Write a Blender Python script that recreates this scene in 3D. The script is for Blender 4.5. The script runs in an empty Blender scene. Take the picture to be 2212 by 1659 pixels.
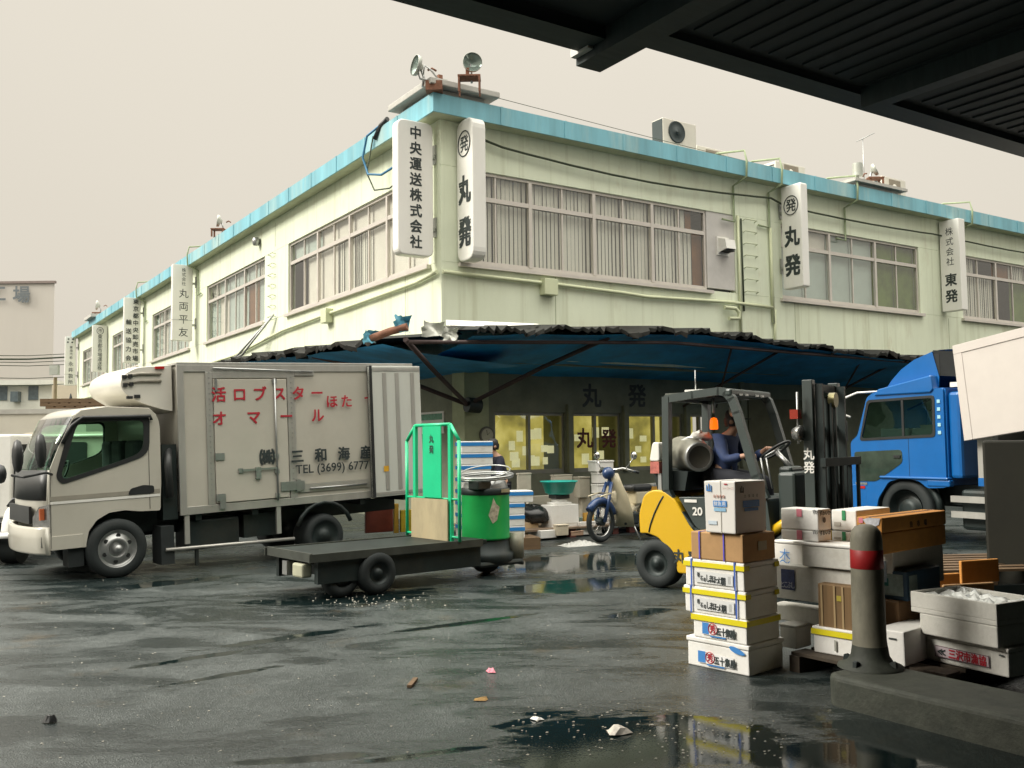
import bpy, bmesh, math, random
from mathutils import Vector, Matrix
random.seed(7)
scene = bpy.context.scene
C = scene.collection
# ---------------------------------------------------------------- camera
FX = 2037.6; CX = 1106.0; CY = 829.5; EYE = Vector((0, 0, 1.53))
PITCH = math.radians(3.64); ROLL = math.radians(-.67)
_f = Vector((0, math.cos(PITCH), math.sin(PITCH))); _x = Vector((1, 0, 0)); _u = Vector((0, -math.sin(PITCH), math.cos(PITCH)))
RGT = _x*math.cos(ROLL) + _u*math.sin(ROLL); UPV = -_x*math.sin(ROLL) + _u*math.cos(ROLL)
cam = bpy.data.objects.new('camera', bpy.data.cameras.new('camera')); C.objects.link(cam)
cam.matrix_world = Matrix(((RGT.x, UPV.x, -_f.x, EYE.x), (RGT.y, UPV.y, -_f.y, EYE.y), (RGT.z, UPV.z, -_f.z, EYE.z), (0, 0, 0, 1)))
cam.data.sensor_width = 36; cam.data.lens = 36*FX/2212; cam.data.clip_end = 1200; cam.data.clip_start = .05
scene.camera = cam
def ray(x, y): return _f + RGT*((x-CX)/FX) - UPV*((y-CY)/FX)
def G(x, y, z=0.0):
    d = ray(x, y); return EYE + d*((z-EYE.z)/d.z)
def at(x, y, Y):
    d = ray(x, y); return EYE + d*(Y/d.y)
# ---------------------------------------------------------------- sky, sun, exposure
w = bpy.data.worlds.new('World'); scene.world = w; w.use_nodes = True
nt = w.node_tree; nt.nodes.clear()
SUNV = Vector((-.84, -.165, .65)).normalized()
sky = nt.nodes.new('ShaderNodeTexSky'); sky.sky_type = 'NISHITA'; sky.sun_disc = False
sky.sun_elevation = math.asin(SUNV.z); sky.sun_rotation = math.atan2(SUNV.x, SUNV.y); sky.dust_density = 8; sky.air_density = 2
b1 = nt.nodes.new('ShaderNodeBackground'); b1.inputs[1].default_value = .05
tc = nt.nodes.new('ShaderNodeTexCoord'); sx = nt.nodes.new('ShaderNodeSeparateXYZ')
cr = nt.nodes.new('ShaderNodeValToRGB'); e = cr.color_ramp.elements
e[0].position = 0; e[0].color = (.35, .34, .31, 1); e[1].position = 1; e[1].color = (2.0, 1.93, 1.76, 1)
for pos, col in ((.5, (.262, .241, .208, 1)), (.56, (.272, .250, .214, 1)), (.72, (.30, .277, .236, 1)), (.82, (.80, .765, .68, 1))):
    q = e.new(pos); q.color = col
mp = nt.nodes.new('ShaderNodeMapRange'); mp.inputs[1].default_value = -1; mp.inputs[2].default_value = 1
nz = nt.nodes.new('ShaderNodeTexNoise'); nz.inputs['Scale'].default_value = 1.3; nz.inputs['Detail'].default_value = 3
mx = nt.nodes.new('ShaderNodeMixRGB'); mx.blend_type = 'MULTIPLY'; mx.inputs[0].default_value = .24
b2 = nt.nodes.new('ShaderNodeBackground'); b2.inputs[1].default_value = 1.95
ms = nt.nodes.new('ShaderNodeMixShader'); ms.inputs[0].default_value = .9
out = nt.nodes.new('ShaderNodeOutputWorld'); L = nt.links.new
L(tc.outputs['Generated'], sx.inputs[0]); L(sx.outputs[2], mp.inputs[0]); L(mp.outputs[0], cr.inputs[0])
L(tc.outputs['Generated'], nz.inputs['Vector']); L(cr.outputs[0], mx.inputs[1]); L(nz.outputs[0], mx.inputs[2])
L(mx.outputs[0], b2.inputs[0]); L(sky.outputs[0], b1.inputs[0]); L(b1.outputs[0], ms.inputs[1]); L(b2.outputs[0], ms.inputs[2]); L(ms.outputs[0], out.inputs[0])
sun = bpy.data.objects.new('sun', bpy.data.lights.new('sun', 'SUN')); C.objects.link(sun)
sun.data.energy = 2.3; sun.data.angle = math.radians(22); sun.data.color = (1, .955, .87)
sun.rotation_euler = (-SUNV).to_track_quat('-Z', 'Y').to_euler()
vs = scene.view_settings; vs.view_transform = 'Standard'; vs.look = 'None'; vs.exposure = 0.75; vs.gamma = 1
cy = scene.cycles; cy.max_bounces = 6; cy.diffuse_bounces = 3; cy.glossy_bounces = 3; cy.transmission_bounces = 4; cy.transparent_max_bounces = 8
cy.use_denoising = True; cy.caustics_reflective = False; cy.caustics_refractive = False; cy.sample_clamp_indirect = 4
# ---------------------------------------------------------------- helpers
class MB:
    def __init__(s): s.v = []; s.f = []; s.m = []; s.s = []
    def add(s, vs, fs, mi=0, sm=False, fn=None):
        o = len(s.v); s.v += [tuple(fn(*p)) if fn else tuple(p) for p in vs]
        for f in fs: s.f.append([i+o for i in f]); s.m.append(mi); s.s.append(sm)
        return s
    def box(s, x0, x1, y0, y1, z0, z1, mi=0, fn=None):
        return s.add([(x0, y0, z0), (x1, y0, z0), (x1, y1, z0), (x0, y1, z0), (x0, y0, z1), (x1, y0, z1), (x1, y1, z1), (x0, y1, z1)],
                     [(0, 3, 2, 1), (4, 5, 6, 7), (0, 1, 5, 4), (1, 2, 6, 5), (2, 3, 7, 6), (3, 0, 4, 7)], mi, False, fn)
    def bar(s, p, q, a, b, mi=0, up=(0, 0, 1)):          # rectangular bar from p to q, a wide and b deep
        p, q = Vector(p), Vector(q); d = (q-p).normalized(); u = Vector(up)
        if abs(d.dot(u)) > .98: u = Vector((0, 1, 0)) if abs(d.y) < .9 else Vector((1, 0, 0))
        r = d.cross(u).normalized()*(a/2); t = r.cross(d).normalized()*(b/2)
        return s.add([p-r-t, p+r-t, p+r+t, p-r+t, q-r-t, q+r-t, q+r+t, q-r+t], [(0, 3, 2, 1), (4, 5, 6, 7), (0, 1, 5, 4), (1, 2, 6, 5), (2, 3, 7, 6), (3, 0, 4, 7)], mi)
    def tube(s, pts, r, mi=0, n=8, closed=False, cap=True):
        pts = [Vector(p) for p in pts]; N = len(pts); rings = []; prev = None
        for i, p in enumerate(pts):
            a = pts[(i-1) % N] if (closed or i) else p; b = pts[(i+1) % N] if (closed or i < N-1) else p
            d = (b-a).normalized()
            if prev is None:
                h = Vector((0, 0, 1)) if abs(d.z) < .9 else Vector((1, 0, 0)); u = d.cross(h).normalized()
            else: u = (prev - d*prev.dot(d)).normalized()
            prev = u; w_ = d.cross(u); rr = r[i] if isinstance(r, (list, tuple)) else r
            rings.append([p + (u*math.cos(2*math.pi*k/n) + w_*math.sin(2*math.pi*k/n))*rr for k in range(n)])
        o = len(s.v)
        for g in rings: s.v += [tuple(x) for x in g]
        for i in range(N if closed else N-1):
            j = (i+1) % N
            for k in range(n):
                s.f.append([o+i*n+k, o+i*n+(k+1) % n, o+j*n+(k+1) % n, o+j*n+k]); s.m.append(mi); s.s.append(True)
        if cap and not closed:
            s.f.append([o+k for k in range(n)][::-1]); s.m.append(mi); s.s.append(False)
            s.f.append([o+(N-1)*n+k for k in range(n)]); s.m.append(mi); s.s.append(False)
        return s
    def lathe(s, prof, c=(0, 0, 0), axis=(0, 0, 1), mi=0, n=24, sm=True):   # prof: (radius, height along axis)
        a = Vector(axis).normalized(); h = Vector((0, 0, 1)) if abs(a.z) < .9 else Vector((1, 0, 0)); u = a.cross(h).normalized(); w_ = a.cross(u); c = Vector(c)
        o = len(s.v)
        for r, z in prof:
            for k in range(n):
                t = 2*math.pi*k/n; s.v.append(tuple(c + a*z + (u*math.cos(t)+w_*math.sin(t))*r))
        for i in range(len(prof)-1):
            for k in range(n):
                s.f.append([o+i*n+k, o+i*n+(k+1) % n, o+(i+1)*n+(k+1) % n, o+(i+1)*n+k]); s.m.append(mi); s.s.append(sm)
        return s
    def cyl(s, p, q, r, mi=0, n=16, r2=None):
        p, q = Vector(p), Vector(q); d = q-p; h = d.length
        return s.lathe([(0, 0), (r, 0)], p, d, mi, n, False).lathe([(r, 0), (r if r2 is None else r2, h)], p, d, mi, n).lathe([(r if r2 is None else r2, h), (0, h)], p, d, mi, n, False)
    def prism(s, poly, y0, y1, mi=0, fn=None):            # poly in (x,z), extruded along y
        n = len(poly); vs = [(x, y0, z) for x, z in poly]+[(x, y1, z) for x, z in poly]
        fs = [list(range(n)), list(range(2*n-1, n-1, -1))]+[[i, n+i, n+(i+1) % n, (i+1) % n] for i in range(n)]
        return s.add(vs, fs, mi, False, fn)
    def quad(s, a, b, c, d, mi=0): return s.add([a, b, c, d], [(0, 1, 2, 3)], mi)
    def plate(s, outline, holes, t, fn, mi=0):            # flat plate with holes, thickness t centred; fn maps (x, y, z)
        cu = bpy.data.curves.new('t', 'CURVE'); cu.dimensions = '2D'; cu.fill_mode = 'BOTH'; cu.extrude = t/2
        for lp in [outline]+list(holes):
            sp = cu.splines.new('POLY'); sp.points.add(len(lp)-1); sp.use_cyclic_u = True
            for i, p in enumerate(lp): sp.points[i].co = (p[0], p[1], 0, 1)
        o = bpy.data.objects.new('t', cu); C.objects.link(o); dg = bpy.context.evaluated_depsgraph_get()
        m = bpy.data.meshes.new_from_object(o.evaluated_get(dg))
        s.add([v.co[:] for v in m.vertices], [list(p.vertices) for p in m.polygons], mi, False, fn)
        bpy.data.objects.remove(o); bpy.data.curves.remove(cu); bpy.data.meshes.remove(m); return s
    def build(s, name, mats, parent=None, bevel=0, seg=2, loc=None, rz=None, weld=False):
        me = bpy.data.meshes.new(name); me.from_pydata(s.v, [], s.f)
        for m in (mats if isinstance(mats, (list, tuple)) else [mats]): me.materials.append(m)
        for i, p in enumerate(me.polygons): p.material_index = s.m[i]; p.use_smooth = s.s[i]
        g_ = bmesh.new(); g_.from_mesh(me); bmesh.ops.recalc_face_normals(g_, faces=g_.faces); g_.to_mesh(me); g_.free()
        me.update(); o = bpy.data.objects.new(name, me); C.objects.link(o)
        if parent is not None: o.parent = parent
        if loc is not None: o.location = loc
        if rz is not None: o.rotation_euler[2] = rz
        if bevel:
            b = o.modifiers.new('b', 'BEVEL'); b.width = bevel; b.segments = seg; b.limit_method = 'ANGLE'; b.angle_limit = math.radians(40)
        return o
def rrect(x0, x1, y0, y1, r, n=4):
    P = []
    for cx_, cy_, a in ((x1-r, y1-r, 0), (x0+r, y1-r, 90), (x0+r, y0+r, 180), (x1-r, y0+r, 270)):
        for k in range(n+1):
            t = math.radians(a+90*k/n); P.append((cx_+r*math.cos(t), cy_+r*math.sin(t)))
    return P
def rpoly(pts, r, n=3):                                   # polygon with rounded corners
    P = []; N = len(pts)
    for i in range(N):
        a, b, c = Vector(pts[i-1]), Vector(pts[i]), Vector(pts[(i+1) % N]); rr = r[i] if isinstance(r, (list, tuple)) else r
        u = (a-b); v = (c-b); q = min(rr, u.length*.45, v.length*.45); u = b+u.normalized()*q; v = b+v.normalized()*q
        for k in range(n+1):
            t = k/n; P.append(tuple(u*(1-t)**2 + b*2*t*(1-t) + v*t*t))
    return P
_gl = {}
def glyph(ch, bold):
    if (ch, bold) not in _gl:
        cu = bpy.data.curves.new('t', 'FONT'); cu.body = ch; cu.offset = bold; cu.resolution_u = 3; cu.extrude = .004
        o = bpy.data.objects.new('t', cu); C.objects.link(o); m = bpy.data.meshes.new_from_object(o.evaluated_get(bpy.context.evaluated_depsgraph_get()))
        vs = [v.co[:] for v in m.vertices]; fs = [list(p.vertices) for p in m.polygons]
        if len(ch) > 1 or ord(ch) < 256:
            xs = [v[0] for v in vs] or [0]; ys = [v[1] for v in vs] or [0]; c_ = ((min(xs)+max(xs))/2, (min(ys)+max(ys))/2)
        else: c_ = (.5, .37)
        _gl[(ch, bold)] = ([(a-c_[0], b-c_[1], z) for a, b, z in vs], fs)
        bpy.data.objects.remove(o); bpy.data.curves.remove(cu); bpy.data.meshes.remove(m)
    return _gl[(ch, bold)]
def letters(mb, items, right, up, mi=0, bold=.012, lift=.004):
    # items: (text, centre point, em height, x stretch); bold strokes are thickened by shifted copies
    R_, U_ = Vector(right).normalized(), Vector(up).normalized(); N_ = R_.cross(U_)
    for ch, p, h, sx_ in items:
        vs, fs = glyph(ch, 0); p = Vector(p); d = bold*1.1
        sh = [(0, 0)] if bold < .009 else [(-d, -d), (d, d), (-d, d), (d, -d)]
        for i, (dx, dy) in enumerate(sh):
            mb.add([p + R_*((a+dx)*h*sx_) + U_*((b+dy)*h) + N_*(lift+z*h*.5+i*.0006) for a, b, z in vs], fs, mi)
    return mb
def thing(name, label, cat, loc=(0, 0, 0), rz=0, group=None):
    o = bpy.data.objects.new(name, None); C.objects.link(o); o.empty_display_size = .1
    o.location = loc; o.rotation_euler[2] = rz; return tag(o, label, cat, group)
def tag(o, label, cat, group=None):
    o['label'] = label; o['category'] = cat
    if group: o['group'] = group
    return o
def struct(o): o['kind'] = 'structure'; return o
# ---------------------------------------------------------------- materials
def M(name, c, r=.6, metal=0, var=.15, sc=4, bump=0, dirt=0, dc=(.08, .07, .05), dsc=1.5, st=(1, 1, 1), spec=.5, coat=0, em=0, alpha=1):
    m = bpy.data.materials.new(name); m.use_nodes = True; n = m.node_tree.nodes; l = m.node_tree.links.new; b = n['Principled BSDF']
    t = n.new('ShaderNodeTexCoord'); mpg = n.new('ShaderNodeMapping'); mpg.inputs['Scale'].default_value = st; l(t.outputs['Object'], mpg.inputs[0])
    a = n.new('ShaderNodeTexNoise'); a.inputs['Scale'].default_value = sc; a.inputs['Detail'].default_value = 6; a.inputs['Roughness'].default_value = .65; l(mpg.outputs[0], a.inputs['Vector'])
    rp = n.new('ShaderNodeValToRGB'); rp.color_ramp.elements[0].position = .3; rp.color_ramp.elements[1].position = .7
    rp.color_ramp.elements[0].color = (*[x*(1-var) for x in c], 1); rp.color_ramp.elements[1].color = (*[min(1, x*(1+var)) for x in c], 1); l(a.outputs[0], rp.inputs[0])
    colr = rp.outputs[0]
    if dirt:
        d = n.new('ShaderNodeTexNoise'); d.inputs['Scale'].default_value = dsc; d.inputs['Detail'].default_value = 8; d.inputs['Roughness'].default_value = .7; l(mpg.outputs[0], d.inputs['Vector'])
        mr = n.new('ShaderNodeMapRange'); mr.inputs[1].default_value = .5; mr.inputs[2].default_value = .78; mr.inputs[4].default_value = dirt; l(d.outputs[0], mr.inputs[0])
        mxx = n.new('ShaderNodeMixRGB'); l(mr.outputs[0], mxx.inputs[0]); l(colr, mxx.inputs[1]); mxx.inputs[2].default_value = (*dc, 1); colr = mxx.outputs[0]
    l(colr, b.inputs['Base Color']); b.inputs['Roughness'].default_value = r; b.inputs['Metallic'].default_value = metal; b.inputs['Specular IOR Level'].default_value = spec
    b.inputs['Coat Weight'].default_value = coat; b.inputs['Coat Roughness'].default_value = .08
    if em: l(colr, b.inputs['Emission Color']); b.inputs['Emission Strength'].default_value = em
    if bump:
        bp = n.new('ShaderNodeBump'); bp.inputs['Strength'].default_value = bump; bp.inputs['Distance'].default_value = .02; l(a.outputs[0], bp.inputs['Height']); l(bp.outputs[0], b.inputs['Normal'])
    return m
def glass(name, tint=(.8, .9, .85), refl=.12):
    m = bpy.data.materials.new(name); m.use_nodes = True; n = m.node_tree.nodes; l = m.node_tree.links.new; n.clear()
    o = n.new('ShaderNodeOutputMaterial'); t = n.new('ShaderNodeBsdfTransparent'); t.inputs[0].default_value = (*tint, 1)
    g = n.new('ShaderNodeBsdfGlossy'); g.inputs['Roughness'].default_value = .02; gt_ = n.new('ShaderNodeTexCoord'); gn = n.new('ShaderNodeTexNoise'); gn.inputs['Scale'].default_value = 1.1; gb = n.new('ShaderNodeBump'); gb.inputs['Strength'].default_value = .35; gb.inputs['Distance'].default_value = .04; l(gt_.outputs['Object'], gn.inputs['Vector']); l(gn.outputs[0], gb.inputs['Height']); l(gb.outputs[0], g.inputs['Normal']); f = n.new('ShaderNodeFresnel'); f.inputs[0].default_value = 1.5
    ad = n.new('ShaderNodeMath'); ad.operation = 'ADD'; ad.inputs[1].default_value = refl-.04; ad.use_clamp = True; l(f.outputs[0], ad.inputs[0])
    ge = n.new('ShaderNodeNewGeometry'); mu = n.new('ShaderNodeMath'); mu.operation = 'SUBTRACT'; mu.use_clamp = True; l(ad.outputs[0], mu.inputs[0]); l(ge.outputs['Backfacing'], mu.inputs[1])
    x = n.new('ShaderNodeMixShader'); l(mu.outputs[0], x.inputs[0]); l(t.outputs[0], x.inputs[1]); l(g.outputs[0], x.inputs[2]); l(x.outputs[0], o.inputs[0]); return m
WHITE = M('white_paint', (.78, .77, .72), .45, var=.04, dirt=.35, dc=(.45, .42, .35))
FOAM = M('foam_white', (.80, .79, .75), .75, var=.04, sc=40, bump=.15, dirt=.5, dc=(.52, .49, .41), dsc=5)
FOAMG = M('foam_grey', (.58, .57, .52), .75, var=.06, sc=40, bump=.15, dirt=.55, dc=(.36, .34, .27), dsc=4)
CARD = M('cardboard', (.42, .25, .11), .8, var=.08, sc=14, dirt=.3, dc=(.25, .14, .06))
CARDO = M('cardboard_orange', (.60, .27, .06), .8, var=.08, sc=14, dirt=.3, dc=(.28, .13, .05))
TAPEY = M('tape_yellow', (.70, .60, .01), .4, var=.08)
TAPEB = M('tape_blue', (.03, .24, .62), .4, var=.08)
STRAPB = M('strap_blue', (.06, .13, .45), .4)
INK = M('ink_black', (.025, .035, .035), .6, var=.2)
INKR = M('ink_red', (.42, .02, .035), .5, var=.15)
INKB = M('ink_blue', (.05, .22, .55), .5, var=.15)
INKG = M('ink_green', (.03, .25, .10), .5)
PINK = M('label_pink', (.70, .22, .28), .6)
DARKM = M('dark_metal', (.018, .027, .026), .5, .3, var=.3, dirt=.4, dc=(.08, .06, .04))  # base colour carries a teal shadow tint
STEEL = M('galvanised_steel', (.42, .43, .42), .38, .8, var=.15, dirt=.3, dc=(.2, .17, .13))
ALU = M('aluminium_trim', (.50, .49, .45), .42, .6, var=.12, dirt=.3, dc=(.25, .22, .17), st=(1, 1, .3))
RUBBER = M('rubber', (.013, .018, .018), .75, var=.3, dirt=.4, dc=(.035, .035, .028))  # black shifted to teal to imitate shadow tone
RUST = M('rust', (.19, .085, .05), .85, var=.4, sc=9, bump=.2)
WOOD = M('pallet_wood', (.15, .095, .05), .85, var=.3, sc=3, st=(1, 8, 8), dirt=.5, dc=(.08, .05, .03))
GLASS = glass('window_glass', (.96, .97, .95), .16)
SIGNW = M('sign_white', (.80, .79, .74), .35, var=.03, dirt=.2, dc=(.5, .46, .36), st=(1, 1, .25))
BLACKP = M('black_plastic', (.02, .022, .022), .45, var=.2)
GREYCR = M('crate_grey', (.50, .47, .38), .7, var=.12, dirt=.4, dc=(.2, .18, .12))
# ================================================================ setting: ground, puddles (in the asphalt), kerb island
YAW = math.radians(33.28); BD = Vector((math.cos(YAW), math.sin(YAW), 0)); AD = Vector((-math.sin(YAW), math.cos(YAW), 0))
P0 = Vector((-1.188, 16.0, 0))                            # foot of the building's upper corner
gm = bpy.data.materials.new('wet_asphalt'); gm.use_nodes = True
N_ = gm.node_tree.nodes; l_ = gm.node_tree.links.new; pb = N_['Principled BSDF']
def nd(t, **k):
    n = N_.new(t)
    for a, b in k.items(): setattr(n, a, b)
    return n
def noise(vec, sc, det=4, rough=.6):
    n = nd('ShaderNodeTexNoise'); n.inputs['Scale'].default_value = sc; n.inputs['Detail'].default_value = det; n.inputs['Roughness'].default_value = rough; l_(vec, n.inputs['Vector']); return n.outputs[0]
def rng(v, a, b, c=0, d=1):
    n = nd('ShaderNodeMapRange', interpolation_type='SMOOTHSTEP'); n.inputs[1].default_value = a; n.inputs[2].default_value = b; n.inputs[3].default_value = c; n.inputs[4].default_value = d; l_(v, n.inputs[0]); return n.outputs[0]
def mth(op, a, b):
    n = nd('ShaderNodeMath', operation=op)
    for i, q in enumerate((a, b)):
        if isinstance(q, (int, float)): n.inputs[i].default_value = q
        else: l_(q, n.inputs[i])
    return n.outputs[0]
gt = nd('ShaderNodeTexCoord').outputs['Object']
def mapped(rot, sc):
    m = nd('ShaderNodeMapping'); m.inputs['Rotation'].default_value = (0, 0, rot); m.inputs['Scale'].default_value = sc; l_(gt, m.inputs[0]); return m.outputs[0]
streakv = mapped(-math.radians(38), (.35, 2.4, 1))
streak = noise(streakv, 1.0, 5, .62); fine = noise(gt, 70, 3, .7); mid = noise(gt, 1.7, 6, .65); big = noise(gt, .35, 3, .5)
grain = noise(gt, 22, 4, .75)
pud = None
def ell(px, py, hx, hy, rot=0):
    global pud
    c = G(px, py); m = nd('ShaderNodeMapping', vector_type='TEXTURE'); m.inputs['Location'].default_value = (c.x, c.y, 0); m.inputs['Rotation'].default_value = (0, 0, math.radians(rot)); m.inputs['Scale'].default_value = (hx, hy, 1)
    l_(gt, m.inputs[0]); v = nd('ShaderNodeVectorMath', operation='LENGTH'); l_(m.outputs[0], v.inputs[0]); q = mth('SUBTRACT', 1.0, v.outputs['Value'])
    pud = q if pud is None else mth('MAXIMUM', pud, q)
for a in ((1290, 1605, .85, .85, 20), (1530, 1600, .62, .72, 0), (1990, 1610, 1.0, .45, -50), (1780, 1640, .7, .42, 0), (760, 1290, 1.5, .65, 20), (640, 1375, .95, .13, 38), (1010, 1345, .95, .10, 33), (430, 1420, .75, .09, 40),
          (1240, 1265, 1.3, .7, 30), (1240, 1215, 2.2, 1.3, 33), (1370, 1325, .5, .22, 35), (330, 1262, 1.3, .3, 38), (480, 1460, .5, .07, 40), (950, 1625, .55, .07, 20), (650, 1640, .5, .08, 10), (1130, 1560, .4, .1, 30)):
    ell(*a)
n6 = noise(mapped(-math.radians(35), (2.2, 7, 1)), 1.0, 8, .7)
pudn = mth('ADD', mth('MULTIPLY', pud, .9), mth('ADD', mth('MULTIPLY', mth('SUBTRACT', mid, .5), .9), mth('MULTIPLY', mth('SUBTRACT', n6, .5), 1.5)))
pmask = rng(pudn, .12, .42)
sn = nd('ShaderNodeTexNoise'); sn.inputs['Scale'].default_value = 1.0; sn.inputs['Detail'].default_value = 9; sn.inputs['Roughness'].default_value = .68; sn.inputs['Distortion'].default_value = .7; l_(mapped(-math.radians(33), (.62, 1.6, 1)), sn.inputs['Vector'])
# faint curved tyre tracks
trk = None
for cx__, cy__, R__, wd_ in ((6.5, 20.5, 15.2, .13), (6.5, 20.5, 13.6, .13), (-9, -4, 13.2, .12), (-9, -4, 14.7, .12)):
    v = nd('ShaderNodeVectorMath', operation='DISTANCE'); l_(gt, v.inputs[0]); v.inputs[1].default_value = (cx__, cy__, 0); q = rng(mth('ABSOLUTE', mth('SUBTRACT', v.outputs['Value'], R__), 0), wd_*1.4, wd_*.6); trk = q if trk is None else mth('MAXIMUM', trk, q)
trk = mth('MULTIPLY', trk, rng(n6, .42, .62))
smask = rng(mth('ADD', sn.outputs[0], mth('ADD', mth('MULTIPLY', mth('SUBTRACT', big, .5), .35), mth('ADD', mth('MULTIPLY', mth('SUBTRACT', grain, .5), .10), mth('MULTIPLY', trk, .07)))), .455, .60)
wet = mth('MAXIMUM', pmask, mth('MULTIPLY', smask, .85))
cr_ = nd('ShaderNodeValToRGB'); cr_.color_ramp.elements[0].position = .32; cr_.color_ramp.elements[0].color = (.020, .028, .027, 1); cr_.color_ramp.elements[1].position = .72; cr_.color_ramp.elements[1].color = (.145, .163, .157, 1)  # dark end of the asphalt has teal shadow tone painted in
vor = nd('ShaderNodeTexVoronoi'); vor.inputs['Scale'].default_value = 75; l_(gt, vor.inputs['Vector'])
agg = rng(vor.outputs['Distance'], .05, .55, 1, 0)
l_(mth('ADD', mth('MULTIPLY', mid, .40), mth('ADD', mth('MULTIPLY', grain, .50), mth('MULTIPLY', mth('SUBTRACT', agg, .4), .22))), cr_.inputs[0])
mxg = nd('ShaderNodeMixRGB'); l_(wet, mxg.inputs[0]); l_(cr_.outputs[0], mxg.inputs[1]); mxg.inputs[2].default_value = (.006, .012, .012, 1)  # wet colour also tinted with shadow teal
rusty = nd('ShaderNodeMixRGB'); l_(mth('MULTIPLY', rng(noise(gt, 1.1, 5, .7), .58, .74), .35), rusty.inputs[0]); l_(mxg.outputs[0], rusty.inputs[1]); rusty.inputs[2].default_value = (.10, .065, .025, 1)
l_(rusty.outputs[0], pb.inputs['Base Color'])
rdry = rng(mth('ADD', mth('MULTIPLY', big, .5), mth('MULTIPLY', mid, .5)), .35, .65, .28, .46)
l_(mth('ADD', mth('MULTIPLY', mth('SUBTRACT', rdry, mth('MULTIPLY', smask, .16)), mth('SUBTRACT', 1.0, pmask)), mth('MULTIPLY', pmask, .03)), pb.inputs['Roughness'])
pb.inputs['Specular IOR Level'].default_value = .55
bpn = nd('ShaderNodeBump'); bpn.inputs['Distance'].default_value = .012; l_(mth('SUBTRACT', 1.0, mth('MULTIPLY', mth('MAXIMUM', pmask, mth('MULTIPLY', smask, .55)), .985)), bpn.inputs['Strength'])
l_(mth('ADD', mth('ADD', mth('MULTIPLY', fine, .5), mth('MULTIPLY', agg, .35)), mth('ADD', mth('MULTIPLY', grain, .6), mth('MULTIPLY', streak, .7))), bpn.inputs['Height']); l_(bpn.outputs[0], pb.inputs['Normal'])
struct(MB().quad((-220, -60, 0), (220, -60, 0), (220, 320, 0), (-220, 320, 0)).build('ground', gm))
CONC = M('kerb_concrete', (.05, .055, .042), .7, var=.3, sc=8, bump=.5, dirt=.75, dc=(.012, .02, .014), dsc=6)
kd = Vector((math.cos(math.radians(-56)), math.sin(math.radians(-56)), 0)); kn = Vector((-kd.y, kd.x, 0)); k1 = Vector((1.80, 5.60, 0))
kp = [k1 + kn*.06 - kd*.01, k1 + kd*.06, k1 + kd*6, k1 + kd*6 + kn*.5, k1 + kn*.5]
kb = MB(); kb.add([(p.x, p.y, z) for z in (0, .175) for p in kp], [(0, 1, 6, 5), (1, 2, 7, 6), (2, 3, 8, 7), (3, 4, 9, 8), (4, 0, 5, 9), (5, 6, 7, 8, 9)])
struct(kb.build('kerb_island', CONC, bevel=.03, seg=3))
# ================================================================ roof overhead (the shed the photographer stands in)
RD = M('roof_shadow_teal', (.005, .015, .016), .7, var=.25, sc=2, dirt=.3, dc=(.012, .013, .012)); RD2 = M('roof_edge', (.016, .033, .032), .6, var=.3, sc=3, st=(1, 6, 1), dirt=.4, dc=(.05, .048, .036))  # teal of the shadows is put into both roof colours
shed = thing('shed_roof', 'dark teal steel roof with beams reaching in overhead', 'roof', (0, 0, 0), YAW)   # local x along B, y along A
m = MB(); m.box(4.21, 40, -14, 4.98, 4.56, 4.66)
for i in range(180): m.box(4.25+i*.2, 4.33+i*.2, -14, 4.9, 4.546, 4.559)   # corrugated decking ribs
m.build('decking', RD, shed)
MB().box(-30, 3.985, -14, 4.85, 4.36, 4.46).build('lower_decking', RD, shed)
MB().box(-30, 40, -6.2, -6.0, 0, 4.5).build('rear_light_blocker', M('blocker_dark', (.05, .06, .055), .9, var=.2), shed); MB().box(24, 24.2, -6.0, 2, 0, 4.5).build('side_light_blocker', M('blocker_side_dark', (.05, .06, .055), .9, var=.2), shed)  # unseen walls added to keep light out from under the roof
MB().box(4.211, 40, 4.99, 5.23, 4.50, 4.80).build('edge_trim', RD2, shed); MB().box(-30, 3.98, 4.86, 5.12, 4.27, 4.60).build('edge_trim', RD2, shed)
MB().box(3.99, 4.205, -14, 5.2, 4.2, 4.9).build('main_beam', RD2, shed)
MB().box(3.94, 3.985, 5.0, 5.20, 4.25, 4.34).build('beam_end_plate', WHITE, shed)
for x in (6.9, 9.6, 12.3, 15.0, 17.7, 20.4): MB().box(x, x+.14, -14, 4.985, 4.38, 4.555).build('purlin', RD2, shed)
for y in (1.6, -2.4, -6.4): MB().box(4.22, 40, y, y+.2, 4.22, 4.375).build('cross_beam', RD, shed)
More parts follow.
